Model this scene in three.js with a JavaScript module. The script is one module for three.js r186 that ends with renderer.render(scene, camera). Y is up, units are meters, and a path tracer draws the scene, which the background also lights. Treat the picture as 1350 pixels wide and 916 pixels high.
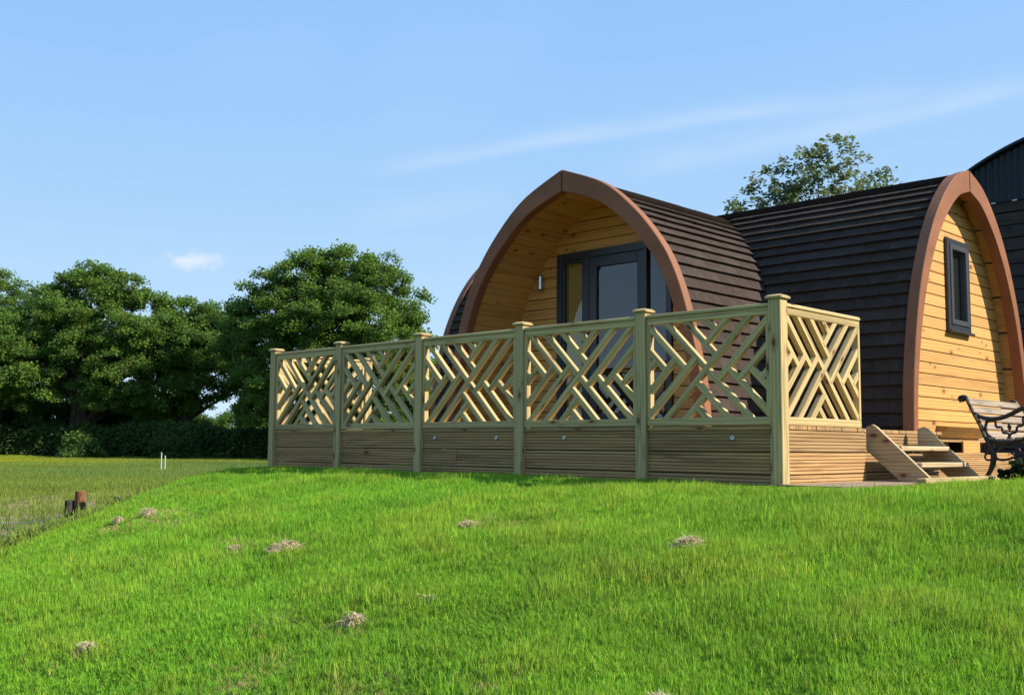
import * as THREE from 'three';
import { mergeGeometries } from 'three/addons/utils/BufferGeometryUtils.js';

// ---------------------------------------------------------------- camera, sky, sun, exposure
const scene = new THREE.Scene();
const camera = new THREE.PerspectiveCamera(36.75, 1350 / 916, 0.1, 3000);
{
  const yaw = -0.7776, pitch = 0.0947, roll = 0.0081;
  const F = new THREE.Vector3(Math.sin(yaw) * Math.cos(pitch), Math.sin(pitch), -Math.cos(yaw) * Math.cos(pitch));
  const R0 = new THREE.Vector3(Math.cos(yaw), 0, Math.sin(yaw)), U0 = R0.clone().cross(F);
  const R = R0.clone().multiplyScalar(Math.cos(roll)).addScaledVector(U0, Math.sin(roll));
  const U = U0.clone().multiplyScalar(Math.cos(roll)).addScaledVector(R0, -Math.sin(roll));
  camera.position.set(3.6492, 0.2104, 6.3065);
  camera.quaternion.setFromRotationMatrix(new THREE.Matrix4().makeBasis(R, U, F.clone().negate()));
  camera.updateMatrixWorld();
}
const SUN_AZ = 33 * Math.PI / 180, SUN_EL = 38 * Math.PI / 180;
const sunDir = new THREE.Vector3(Math.cos(SUN_EL) * Math.cos(SUN_AZ), Math.sin(SUN_EL), -Math.cos(SUN_EL) * Math.sin(SUN_AZ));
const sun = new THREE.DirectionalLight(new THREE.Color(1.0, 0.93, 0.80), 5.0);
sun.position.copy(sunDir).multiplyScalar(120);
sun.target.position.set(-4, 0, 0);
sun.castShadow = true; sun.shadow.mapSize.set(4096, 4096);
Object.assign(sun.shadow.camera, { left: -90, right: 90, top: 90, bottom: -90, near: 1, far: 320 });
scene.add(sun, sun.target);
const renderer = new THREE.WebGLRenderer({ antialias: true });
renderer.toneMapping = THREE.LinearToneMapping;
renderer.toneMappingExposure = 1.75;
renderer.shadowMap.enabled = true;

// ---------------------------------------------------------------- small maths
function rng(seed) { let a = seed >>> 0; return () => { a = (a + 0x6D2B79F5) | 0; let t = Math.imul(a ^ (a >>> 15), 1 | a); t = (t + Math.imul(t ^ (t >>> 7), 61 | t)) ^ t; return ((t ^ (t >>> 14)) >>> 0) / 4294967296; }; }
const hash2 = (x, y) => { let h = Math.imul(x | 0, 374761393) + Math.imul(y | 0, 668265263) | 0; h = Math.imul(h ^ (h >>> 13), 1274126177); return ((h ^ (h >>> 16)) >>> 0) / 4294967296; };
function vnoise(x, y) {
  const xi = Math.floor(x), yi = Math.floor(y), fx = x - xi, fy = y - yi, u = fx * fx * (3 - 2 * fx), v = fy * fy * (3 - 2 * fy);
  const a = hash2(xi, yi), b = hash2(xi + 1, yi), c = hash2(xi, yi + 1), d = hash2(xi + 1, yi + 1);
  return a + (b - a) * u + (c - a) * v + (a - b - c + d) * u * v;
}
function fbm(x, y, o = 4) { let s = 0, a = 0.5, n = 0; for (let i = 0; i < o; i++) { s += a * vnoise(x, y); n += a; a *= 0.5; x = x * 2.03 + 17.1; y = y * 2.03 + 5.7; } return s / n; }
const clamp = (x, a, b) => Math.min(b, Math.max(a, x)), lerp = (a, b, t) => a + (b - a) * t;
const sstep = (a, b, x) => { const t = clamp((x - a) / (b - a), 0, 1); return t * t * (3 - 2 * t); };

// ---------------------------------------------------------------- sky: clear summer blue with thin cirrus streaks and one small cumulus
{
  const W = 3072, H = 1536, data = new Float32Array(W * H * 4);
  const V = (a) => new THREE.Vector3(...a).normalize();
  const streaks = [
    [[-0.7504, 0.2588, -0.6083], [-0.6397, 0.2862, -0.7134], 0.0062, 0.23], [[-0.6397, 0.2862, -0.7134], [-0.4913, 0.3046, -0.816], 0.0072, 0.24],
    [[-0.4913, 0.3046, -0.816], [-0.3817, 0.307, -0.8718], 0.008, 0.17], [[-0.5844, 0.2602, -0.7686], [-0.4372, 0.2826, -0.8538], 0.011, 0.2],
    [[-0.4372, 0.2826, -0.8538], [-0.2932, 0.3017, -0.9072], 0.0085, 0.26], [[-0.7697, 0.2116, -0.6023], [-0.7013, 0.2293, -0.675], 0.01, 0.13],
  ].map(([a, b, w, s]) => { const A = V(a), B = V(b), N = A.clone().cross(B).normalize(), T = B.clone().addScaledVector(A, -A.dot(B)).normalize(); return { A, N, T, L: Math.acos(A.dot(B)), w, s }; });
  const cum = V([-0.868, 0.1644, -0.4685]), cr = new THREE.Vector3(0, 1, 0).cross(cum).normalize(), cu = cum.clone().cross(cr);
  const EX = 1 / 1.75, zen = [0.165, 0.455, 0.94], hor = [0.70, 0.905, 1.03], d = new THREE.Vector3();
  for (let j = 0; j < H; j++) {
    const el = ((j + 0.5) / H - 0.5) * Math.PI;
    for (let i = 0; i < W; i++) {
      const o = (j * W + i) * 4; data[o + 3] = 1;
      if (el < -0.02) { data[o] = 0.10; data[o + 1] = 0.14; data[o + 2] = 0.07; continue; }
      const th = ((i + 0.5) / W - 0.5) * 2 * Math.PI, ce = Math.cos(el);
      d.set(ce * Math.cos(th), Math.sin(el), ce * Math.sin(th));
      const e = Math.max(el, 0), t = Math.exp(-e / 0.28), cs = d.dot(sunDir), glow = 0.12 * Math.pow(Math.max(0, 0.5 + 0.5 * cs), 4);
      let r = lerp(zen[0], hor[0], t) + glow * 0.9, g = lerp(zen[1], hor[1], t) + glow * 0.8, b = lerp(zen[2], hor[2], t) + glow * 0.5;
      let c = 0;
      if (el > 0.03) {
        const px = d.x / (d.y + 0.12), pz = d.z / (d.y + 0.12), veil = fbm(px * 0.9 + pz * 0.5 + 3, pz * 2.6 - px * 1.1, 4);
        c = 0.05 * sstep(0.45, 0.85, veil);
        for (const s of streaks) {
          const q = d.dot(s.N); if (Math.abs(q) > 0.06) continue;
          const x = d.dot(s.A), al = Math.atan2(d.dot(s.T), x); if (al < -0.06 || al > s.L + 0.06 || x < 0) continue;
          const wob = q + (fbm(al * 14, 3.3, 3) - 0.5) * 0.007, side = wob > 0 ? 1 : 3.4;
          const f = Math.exp(-wob * wob / (s.w * s.w * side * 0.75)) * sstep(-0.05, 0.03, al) * (1 - sstep(s.L - 0.03, s.L + 0.05, al));
          c += s.s * f * (0.7 + 0.5 * fbm(al * 30 + 9, wob * 160, 3));
        }
        const uu = d.dot(cr), vv = d.dot(cu);
        if (d.dot(cum) > 0.99) {
          const q = Math.hypot(uu / 0.023, (vv < 0 ? vv * 1.9 : vv) / 0.0135), n = fbm(uu * 130 + 4, vv * 150 + 7, 4);
          c += 0.78 * sstep(0.15, 1.0, 1.25 - q + (n - 0.5) * 1.3) * (vv < 0 ? 0.75 : 1) + 0.12 * sstep(1.2, 0, Math.hypot((uu - 0.012) / 0.035, (vv + 0.002) / 0.01));
        }
      }
      c = clamp(c * 0.72, 0, 0.8);
      data[o] = lerp(r, 0.95, c) * EX; data[o + 1] = lerp(g, 0.97, c) * EX; data[o + 2] = lerp(b, 1.02, c) * EX;
    }
  }
  const sky = new THREE.DataTexture(data, W, H, THREE.RGBAFormat, THREE.FloatType);
  sky.mapping = THREE.EquirectangularReflectionMapping; sky.magFilter = sky.minFilter = THREE.LinearFilter; sky.needsUpdate = true;
  scene.background = sky; scene.environment = sky;
}

// ---------------------------------------------------------------- naming helpers
const taken = new Map();
function numbered(name) { const n = taken.get(name) ?? 0; taken.set(name, n + 1); return n ? `${name}_${String(n).padStart(3, '0')}` : name; }
function thing(name, label, category, { at = [0, 0, 0], turn = 0, group, kind } = {}) {
  const o = new THREE.Group(); o.name = numbered(name); o.position.set(...at); o.rotation.y = turn;
  o.userData = { label, category }; if (group) o.userData.group = group; if (kind) o.userData.kind = kind;
  scene.add(o); return o;
}
function part(parent, name, geo, mat, pos, label) {
  const m = new THREE.Mesh(geo, mat); m.name = name; if (pos) m.position.set(...pos); if (label) m.userData.label = label; parent.add(m); return m;
}
function lone(name, geo, mat, label, category, { group, kind } = {}) {
  const m = new THREE.Mesh(geo, mat); m.name = numbered(name); m.userData = { label, category }; if (group) m.userData.group = group; if (kind) m.userData.kind = kind; scene.add(m); return m;
}
function group(parent, name) { const g = new THREE.Group(); g.name = name; parent.add(g); return g; }

// ---------------------------------------------------------------- geometry helpers
function fromTris(pos, uv, col) {
  const g = new THREE.BufferGeometry(); g.setAttribute('position', new THREE.Float32BufferAttribute(pos, 3));
  g.setAttribute('uv', new THREE.Float32BufferAttribute(uv ?? new Float32Array(pos.length / 3 * 2), 2));
  if (col) g.setAttribute('color', new THREE.Float32BufferAttribute(col, 3)); g.computeVertexNormals(); return g;
}
// chamfered box centred on the origin; uv in metres with u along the longest side
function cbox(w, h, d, c = 0.004, uo = 0, vo = 0) {
  const H = [w / 2, h / 2, d / 2], pos = [], uv = [], long = H.indexOf(Math.max(...H));
  c = Math.min(c, H[0] * 0.6, H[1] * 0.6, H[2] * 0.6);
  const P = (s, ax) => [0, 1, 2].map((i) => s[i] * (H[i] - (i === ax ? 0 : c)));
  const push = (pts, ax) => {
    const a = new THREE.Vector3(...pts[0]), n = new THREE.Vector3(...pts[1]).sub(a).cross(new THREE.Vector3(...pts[2]).sub(a)), ctr = pts.reduce((q, p) => q.map((v, i) => v + p[i]), [0, 0, 0]);
    if (n.dot(new THREE.Vector3(...ctr)) < 0) pts = pts.slice().reverse();
    const o = [0, 1, 2].filter((i) => i !== ax), ua = o.includes(long) ? long : o[0], va = o.find((i) => i !== ua);
    for (let k = 1; k < pts.length - 1; k++) for (const p of [pts[0], pts[k], pts[k + 1]]) { pos.push(...p); uv.push(p[ua] + uo, p[va] + vo + ax * 0.13); }
  };
  for (let ax = 0; ax < 3; ax++) for (const s of [-1, 1]) {
    const b = (ax + 1) % 3, e = (ax + 2) % 3, q = [[-1, -1], [1, -1], [1, 1], [-1, 1]].map(([x, y]) => { const v = [0, 0, 0]; v[ax] = s; v[b] = x; v[e] = y; return P(v, ax); });
    push(q, ax);
  }
  for (let ax = 0; ax < 3; ax++) { const b = (ax + 1) % 3, e = (ax + 2) % 3; for (const x of [-1, 1]) for (const y of [-1, 1]) { const v = (t) => { const r = [0, 0, 0]; r[ax] = t; r[b] = x; r[e] = y; return r; }; push([P(v(-1), b), P(v(1), b), P(v(1), e), P(v(-1), e)], b); } }
  for (const x of [-1, 1]) for (const y of [-1, 1]) for (const z of [-1, 1]) push([P([x, y, z], 0), P([x, y, z], 1), P([x, y, z], 2)], 0);
  return fromTris(pos, uv);
}
const moved = (g, x, y, z) => g.translate(x, y, z);
// prism: polygon [[a,b]...] extruded along the third axis; map(a,b,t) gives xyz
function prism(poly, t0, t1, map, uo = 0, vo = 0, alongU = true) {
  const pos = [], uv = [], n = poly.length; let area = 0, run = 0;
  for (let i = 0; i < n; i++) { const p = poly[i], q = poly[(i + 1) % n]; area += p[0] * q[1] - q[0] * p[1]; }
  if (area < 0) poly = poly.slice().reverse();
  const m0 = map(0, 0, 0), ex = new THREE.Vector3(...map(1, 0, 0)).sub(new THREE.Vector3(...m0)), ey = new THREE.Vector3(...map(0, 1, 0)).sub(new THREE.Vector3(...m0)), ez = new THREE.Vector3(...map(0, 0, 1)).sub(new THREE.Vector3(...m0));
  const flip = ex.cross(ey).dot(ez) < 0;
  const tri = (a, b, c) => { for (const [p, u] of flip ? [a, c, b] : [a, b, c]) { pos.push(...p); uv.push(...u); } };
  const V = (p, t, r) => [map(p[0], p[1], t), alongU ? [t + uo, r + vo] : [r + uo, t + vo]];
  for (let i = 0; i < n; i++) {
    const p = poly[i], q = poly[(i + 1) % n], l = Math.hypot(q[0] - p[0], q[1] - p[1]);
    tri(V(p, t0, run), V(q, t0, run + l), V(q, t1, run + l)); tri(V(p, t0, run), V(q, t1, run + l), V(p, t1, run)); run += l;
  }
  const ids = THREE.ShapeUtils.triangulateShape(poly.map((p) => new THREE.Vector2(...p)), []);
  for (const [a, b, c] of ids) {
    const C = (k, t) => [map(...poly[k], t), [poly[k][0] + uo, poly[k][1] + vo]];
    tri(C(a, t1), C(b, t1), C(c, t1)); tri(C(a, t0), C(c, t0), C(b, t0));
  }
  return fromTris(pos, uv);
}
function taperTube(pts, radii, seg = 7, rings = 12) {
  const curve = new THREE.CatmullRomCurve3(pts.map((p) => p.isVector3 ? p : new THREE.Vector3(...p))), fr = curve.computeFrenetFrames(rings), pos = [], idx = [], uv = [];
  for (let i = 0; i <= rings; i++) {
    const t = i / rings, P = curve.getPoint(t), k = t * (radii.length - 1), a = Math.floor(k), r = lerp(radii[a], radii[Math.min(a + 1, radii.length - 1)], k - a);
    for (let j = 0; j <= seg; j++) { const an = j / seg * Math.PI * 2, q = P.clone().addScaledVector(fr.normals[i], Math.cos(an) * r).addScaledVector(fr.binormals[i], Math.sin(an) * r); pos.push(q.x, q.y, q.z); uv.push(j / seg * 0.8, t * 3); }
  }
  for (let i = 0; i < rings; i++) for (let j = 0; j < seg; j++) { const a = i * (seg + 1) + j, b = a + seg + 1; idx.push(a, a + 1, b, b, a + 1, b + 1); }
  const g = new THREE.BufferGeometry(); g.setAttribute('position', new THREE.Float32BufferAttribute(pos, 3)); g.setAttribute('uv', new THREE.Float32BufferAttribute(uv, 2)); g.setIndex(idx); g.computeVertexNormals(); return g;
}
const plain = (g) => (g.index ? g.toNonIndexed() : g);
const merge = (list) => mergeGeometries(list.map(plain), false);

// ---------------------------------------------------------------- textures
function tex(w, h, fn, srgb, repeat = [1, 1]) {
  const d = new Uint8Array(w * h * 4);
  for (let y = 0; y < h; y++) for (let x = 0; x < w; x++) { const c = fn(x / w, y / h, x, y), o = (y * w + x) * 4; for (let k = 0; k < 3; k++) d[o + k] = clamp(Math.round((Array.isArray(c) ? c[k] : c) * 255), 0, 255); d[o + 3] = 255; }
  const t = new THREE.DataTexture(d, w, h); t.wrapS = t.wrapT = THREE.MirroredRepeatWrapping; t.magFilter = THREE.LinearFilter; t.minFilter = THREE.LinearMipmapLinearFilter; t.generateMipmaps = true;
  if (srgb) t.colorSpace = THREE.SRGBColorSpace; t.repeat.set(...repeat); t.needsUpdate = true; return t;
}
// pine grain, 1.6 m along by 0.8 m across
function woodTex(seed, knots, contrast, streak = 0) {
  const r = rng(seed), ks = [...Array(knots)].map(() => [r() * 1.6, r() * 0.8, 0.006 + r() * 0.011]);
  return tex(1024, 1024, (u, v) => {
    let x = u * 1.6, y = v * 0.8, dark = 0, warp = 0;
    for (const [kx, ky, kr] of ks) { const dx = (x - kx) * 0.55, dy = y - ky, q = Math.hypot(dx, dy); if (q > 0.12) continue; warp += Math.exp(-q * q / 0.0012) * Math.sign(dy || 1) * 0.010; dark = Math.max(dark, sstep(kr * 1.25, kr * 0.75, q) * 0.9, sstep(kr * 3.2, kr, q) * 0.28); }
    const yy = y + warp + (fbm(x * 1.3, y * 4 + seed, 3) - 0.5) * 0.03;
    const ring = Math.pow(0.5 + 0.5 * Math.sin(yy * 210 + fbm(x * 0.7, yy * 9 + 31, 3) * 9), 2), fine = vnoise(x * 9, yy * 620), pl = fbm(x * 0.8 + 50, y * 7, 3);
    const s = 1 - contrast * (0.5 * ring + 0.35 * fine) - 0.14 * (pl - 0.3) - streak * sstep(0.55, 0.8, fbm(x * 2.2, yy * 26, 3));
    return [s * (1 - 0.45 * dark), s * (1 - 0.62 * dark) * (1 - 0.05 * ring), s * (1 - 0.72 * dark) * (1 - 0.10 * ring)];
  }, true, [1 / 1.6, 1 / 0.8]);
}
const W = { larch: woodTex(3, 9, 0.15, 0.08), pine: woodTex(11, 9, 0.18, 0.14), deck: woodTex(23, 4, 0.26, 0.16) };
const grit = tex(512, 512, (u, v, x, y) => { const n = hash2(x, y) * 0.5 + vnoise(u * 120, v * 120) * 0.3 + fbm(u * 10, v * 10, 3) * 0.35; return 0.62 + 0.5 * (n - 0.35); }, true, [2, 2]);
const gritBump = tex(512, 512, (u, v, x, y) => hash2(x + 9, y) * 0.6 + vnoise(u * 160, v * 160) * 0.4, false, [2, 2]);
const fineBump = tex(512, 512, (u, v) => 0.5 * vnoise(u * 14, v * 420) + 0.5 * vnoise(u * 60, v * 900), false, [1 / 1.6, 1 / 0.8]);
const bark = tex(256, 256, (u, v) => 0.5 + 0.5 * fbm(u * 26, v * 5, 4), true, [2, 1]);

const rgb = (r, g, b) => new THREE.Color().setRGB(r, g, b);
const std = (o) => new THREE.MeshStandardMaterial({ roughness: 0.8, metalness: 0, ...o });
const variants = (o, n, spread, seed) => { const r = rng(seed), make = o.specularIntensity === undefined ? std : (q) => new THREE.MeshPhysicalMaterial({ metalness: 0, ...q }); return [...Array(n)].map(() => { const k = 1 + (r() - 0.5) * spread, h = (r() - 0.5) * spread * 0.35; return make({ ...o, color: o.color.clone().multiply(rgb(k * (1 + h), k, k * (1 - h))) }); }); };
const larch = variants({ color: rgb(0.64, 0.345, 0.094), map: W.larch, bumpMap: fineBump, bumpScale: 0.0006, roughness: 0.62 }, 5, 0.16, 5);
const pine = variants({ color: rgb(0.545, 0.405, 0.172), map: W.pine, bumpMap: fineBump, bumpScale: 0.0006, roughness: 0.75 }, 6, 0.16, 6);
const deckWood = variants({ color: rgb(0.485, 0.282, 0.110), map: W.deck, bumpMap: fineBump, bumpScale: 0.001, roughness: 0.85 }, 5, 0.24, 7);
const stepWood = variants({ color: rgb(0.50, 0.375, 0.215), map: W.pine, bumpMap: fineBump, bumpScale: 0.0005, roughness: 0.75 }, 3, 0.08, 8);
const tileMat = variants({ color: rgb(0.108, 0.080, 0.067), map: grit, bumpMap: gritBump, bumpScale: 0.002, roughness: 0.95, specularIntensity: 0.2 }, 7, 0.34, 9);
const streaky = tex(512, 512, (u, v) => 0.86 + 0.2 * (fbm(u * 5, v * 9, 4) - 0.35) + 0.06 * (vnoise(u * 160, v * 160) - 0.5), true, [0.5, 0.5]);
const fasciaMat = new THREE.MeshPhysicalMaterial({ color: rgb(0.30, 0.122, 0.060), map: streaky, metalness: 0, roughness: 0.6, specularIntensity: 0.35, bumpMap: gritBump, bumpScale: 0.0002 });
const darkShell = std({ color: rgb(0.03, 0.024, 0.02), roughness: 0.95 });
const anthracite = std({ color: rgb(0.026, 0.030, 0.036), roughness: 0.38 });
const steel = std({ color: rgb(0.62, 0.62, 0.62), metalness: 1, roughness: 0.28 });
const glassMat = new THREE.MeshPhysicalMaterial({ color: rgb(0.80, 0.84, 0.84), transmission: 1, thickness: 0, roughness: 0.0, ior: 1.85 });
const pick = (arr, r) => arr[Math.floor(r() * arr.length)];

// ---------------------------------------------------------------- terrain
const CX = 3.65, CZ = 6.31;
const fieldH = (x, z) => { const d = Math.hypot(x - CX, z - CZ); return -1.27 + 0.0105 * Math.min(d, 95) + 0.10 * (fbm(x * 0.07, z * 0.07, 2) - 0.5) * sstep(10, 30, d); };
function lawnW(x, z) { const xe = -6.3 + z * (z > 0 ? 0.87 : 0.3); return 1 - Math.max(sstep(0, 4.1, xe - x), sstep(-16, -34, z), sstep(16, 30, x)); }
const bareAt = (x, z) => {   // trodden bare earth and straw along the wire fence
  const t = clamp(((x + 12.8) * -6.2 + (z - 1.6) * -5.8) / 72.08, 0, 1), d = Math.hypot(x + 12.8 + 6.2 * t, z - 1.6 + 5.8 * t), n = fbm(x * 0.7 + 80, z * 0.7, 4);
  return clamp(sstep(4.4, 2.2, d + (n - 0.5) * 5.5), 0, 1);
};
function groundH(x, z) {
  const zz = Math.max(z, 0), k = lawnW(x, z);
  let lawn = Math.max(-0.05 - (0.03 * zz + 0.0345 * zz * zz), -2.2);
  lawn += (0.085 * (fbm(x * 0.9 + 40, z * 0.9, 2) - 0.5) + 0.05 * (fbm(x * 2.6, z * 2.6 + 70, 2) - 0.5)) * sstep(0.2, 1.5, z);
  return lerp(fieldH(x, z), lawn, k);
}
{
  const rings = 150, seg = 220, pos = [], uv = [], col = [], idx = [];
  const r0 = 0.6, r1 = 900;
  for (let i = 0; i <= rings; i++) {
    const r = i === 0 ? 0 : r0 * Math.pow(r1 / r0, (i - 1) / (rings - 1));
    for (let j = 0; j <= seg; j++) {
      const a = j / seg * Math.PI * 2, x = -1 + r * Math.cos(a), z = 2 + r * Math.sin(a), y = groundH(x, z), k = lawnW(x, z);
      pos.push(x, y, z); uv.push(x, z);
      const n = fbm(x * 0.35, z * 0.35, 4), m = fbm(x * 0.04 + 20, z * 0.09, 3), dry = sstep(0.5, 0.72, m) * (1 - k), bare = bareAt(x, z) * sstep(0.75, 0.4, k);
      let c = [lerp(0.075, 0.040, k) * (0.7 + 0.6 * n), lerp(0.125, 0.075, k) * (0.7 + 0.6 * n), lerp(0.022, 0.010, k)];
      c = c.map((v, q) => lerp(v, [0.16, 0.19, 0.04][q], dry * 0.6)); c = c.map((v, q) => lerp(v, [0.56, 0.43, 0.26][q], bare * 0.9));
      col.push(...c);
    }
  }
  for (let i = 0; i < rings; i++) for (let j = 0; j < seg; j++) { const a = i * (seg + 1) + j, b = a + seg + 1; idx.push(a, a + 1, b, b, a + 1, b + 1); }
  const g = new THREE.BufferGeometry(); g.setAttribute('position', new THREE.Float32BufferAttribute(pos, 3)); g.setAttribute('uv', new THREE.Float32BufferAttribute(uv, 2)); g.setAttribute('color', new THREE.Float32BufferAttribute(col, 3)); g.setIndex(idx); g.computeVertexNormals();
  const soil = tex(512, 512, (u, v, x, y) => 0.72 + 0.38 * (fbm(u * 12, v * 12, 4) - 0.4) + 0.2 * (hash2(x, y) - 0.5), true, [0.7, 0.7]);
  lone('ground', g, new THREE.MeshPhysicalMaterial({ vertexColors: true, map: soil, metalness: 0, roughness: 1, specularIntensity: 0.05, bumpMap: gritBump, bumpScale: 0.008 }), 'grassy ground with a mown bank above a rough flat field', 'ground', { kind: 'structure' });
}

// ---------------------------------------------------------------- path beside the deck
{
  lone('path', moved(new THREE.BoxGeometry(0.47, 0.12, 6.2), 0.235, -0.085, -3.02), std({ color: rgb(0.60, 0.41, 0.28), map: grit, bumpMap: gritBump, bumpScale: 0.006, roughness: 0.95 }), 'narrow pinkish gravel path at the foot of the deck end', 'path', { kind: 'structure' });
  const e = thing('timber_edging', 'squared timber edging beam along the gravel path beside the steps', 'edging', { at: [0.51, -0.03, -3.6] });
  part(e, 'beam', cbox(0.07, 0.085, 5.2, 0.006), pine[2]);
}

// ---------------------------------------------------------------- timber deck
const postX = [0, -1.15, -2.435, -3.742, -4.999, -6.198], PW = 0.095, DECK = 0.372;
const deckR = rng(101);
function reeded(len, h, map) {   // grooved decking board on edge
  const n = 6, t = 0.028; const f = [];
  for (let i = 0; i < n; i++) { const a = i / n * h, b = (i + 1) / n * h, g = h / n * 0.19; f.push([t - 0.009, a], [t - 0.001, a + g * 0.7], [t, a + g], [t, b - g], [t - 0.001, b - g * 0.7], [t - 0.009, b - 0.0004]); }
  const poly = [[0, 0], ...f, [0, h]];
  return prism(poly, 0, len, map, deckR() * 1.4, deckR() * 0.6);
}
{
  const deck = thing('timber_deck', 'raised timber deck with grooved skirting boards below the lattice rails', 'deck');
  // floor boards run along the deck's length; their cut ends show at the right-hand side
  for (let k = 0; k < 24; k++) { const w = 0.118, z = -0.11 - (k + 0.5) * 0.124; if (z < -3.0) break; const len = z > -1.26 ? 6.27 : 6.14; part(deck, 'floor_board', cbox(len, 0.028, w, 0.003, deckR() * 2, deckR()), pick(deckWood, deckR), [-len / 2 - (z > -1.26 ? 0.004 : 0.13) - deckR() * 0.006, DECK - 0.016, z]); }
  const rows = [[0.190, 0.148], [0.036, 0.148], [-0.118, 0.148]];
  for (let b = 0; b < 5; b++) {
    const x1 = postX[b] - PW, x0 = postX[b + 1];
    part(deck, 'edge_board', cbox(x1 - x0 - 0.004, 0.03, 0.06, 0.003, deckR()), pick(deckWood, deckR), [(x0 + x1) / 2, DECK - 0.019, -0.055]);
    for (const [y, h] of rows) { const cut = b === 2 && y < 0.1 ? 0.46 : 0; for (const [a, c] of cut ? [[x0, x0 + cut], [x0 + cut + 0.003, x1]] : [[x0, x1]]) part(deck, 'skirting_board', reeded(c - a - 0.004, h, (p, q, t) => [t + a + 0.002, q + y, p - 0.063]), pick(deckWood, deckR)); }
  }
  for (const [y, h] of rows) {
    part(deck, 'skirting_board', reeded(1.12, h, (p, q, t) => [p - 0.034, q + y, -t - PW - 0.004]), pick(deckWood, deckR));
    part(deck, 'skirting_board', reeded(1.55, h, (p, q, t) => [p - 0.15, q + y, -t - 1.29]), pick(deckWood, deckR));
    part(deck, 'skirting_board', reeded(1.55, h, (p, q, t) => [-p - 6.24, q + y, -t - PW - 0.004]), pick(deckWood, deckR));
  }
  part(deck, 'bearer', cbox(6.1, 0.12, 0.05, 0.004), deckWood[1], [-3.1, 0.28, -0.12]); part(deck, 'bearer', cbox(6.0, 0.12, 0.05, 0.004), deckWood[1], [-3.15, 0.28, -1.2]); part(deck, 'bearer', cbox(5.9, 0.12, 0.05, 0.004), deckWood[1], [-3.15, 0.28, -2.6]);
  part(deck, 'joist', cbox(0.05, 0.10, 2.7, 0.004), deckWood[2], [-6.0, 0.28, -1.5]); part(deck, 'joist', cbox(0.05, 0.10, 1.0, 0.004), deckWood[2], [-0.10, 0.28, -0.7]);
  part(deck, 'corner_post', cbox(0.09, 0.42, 0.05, 0.004), pine[4], [-0.10, 0.13, -1.262]);
}

// ---------------------------------------------------------------- lattice balustrades
const railR = rng(202);
function latticePanel(parent, w) {   // local: x 0..w, y from deck top, z centred; the pinwheel of two families of 45-degree slats
  const g = group(parent, 'lattice_panel'), st = 0.034, y0 = 0.058, y1 = 0.762, hw = w / 2 - st, hh = (y1 - y0) / 2, cx = w / 2, cy = (y0 + y1) / 2, p = 0.178, ov = 0.02;
  part(g, 'bottom_rail', cbox(w - 0.002, 0.058, 0.052, 0.005, railR() * 2, railR()), pick(pine, railR), [cx, 0.029, 0]);
  part(g, 'top_rail', cbox(w - 0.002, 0.05, 0.051, 0.005, railR() * 2, railR()), pick(pine, railR), [cx, 0.786, 0]);
  part(g, 'hand_rail', cbox(w - 0.004, 0.030, 0.070, 0.008, railR() * 2, railR()), pick(pine, railR), [cx, 0.8265, 0]);
  for (const s of [-1, 1]) part(g, 'stile', cbox(st, y1 - y0 - 0.001, 0.050, 0.004, railR() * 2, railR()), pick(pine, railR), [cx + s * (w / 2 - st / 2 - 0.001), cy, 0]);
  const slat = (fam, a, b) => {   // a, b: points
    const dx = b[0] - a[0], dy = b[1] - a[1], len = Math.hypot(dx, dy); if (len < 0.03) return;
    const m = part(g, 'slat', cbox(len, 0.046, fam ? 0.044 : 0.040, 0.004, railR() * 2, railR()), pick(pine, railR), [cx + (a[0] + b[0]) / 2, cy + (a[1] + b[1]) / 2, 0]); m.rotation.z = Math.atan2(dy, dx);
  };
  // clip a line through (k p, 0) with slope s to the frame
  const ends = (k, s) => { const xs = [[-hw - ov, s * (-hw - ov - k * p)], [hw + ov, s * (hw + ov - k * p)], [k * p + s * (hh + ov), hh + ov], [k * p - s * (hh + ov), -hh - ov]].filter(([x, y]) => Math.abs(x) <= hw + ov + 1e-6 && Math.abs(y) <= hh + ov + 1e-6).sort((A, B) => B[1] - A[1]); return [xs[0], xs[xs.length - 1]]; };
  const X = (k, m) => [(k + m) * p / 2, (k - m) * p / 2];
  const B = (k) => ends(k, -1), S = (m) => ends(m, 1);   // B: falling to the right, S: rising to the right
  const inside = ([x, y]) => Math.abs(x) < hw && Math.abs(y) < hh;
  slat(1, ...S(0));
  slat(0, B(0)[0], X(0, 0)); slat(0, X(0, 0), B(0)[1]);
  for (let k = 1; k <= 4; k++) {
    // left half: falling slats above the axis end on the rising ones, which start one slat further up
    if (inside(X(-k, -k))) { slat(0, B(-k)[0], X(-k, -k)); }
    if (inside(X(-k + 1, -k))) slat(1, X(-k + 1, -k), S(-k)[1]);
    // right half, the same turned half round
    if (inside(X(k, k))) slat(0, X(k, k), B(k)[1]);
    if (inside(X(k - 1, k))) slat(1, S(k)[0], X(k - 1, k));
    // top and bottom
    if (inside(X(k, -k + 1))) slat(0, B(k)[0], X(k, -k + 1));
    if (inside(X(k, -k))) slat(1, S(-k)[0], X(k, -k));
    if (inside(X(-k, k - 1))) slat(0, X(-k, k - 1), B(-k)[1]);
    if (inside(X(-k, k))) slat(1, X(-k, k), S(k)[1]);
  }
  return g;
}
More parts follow.
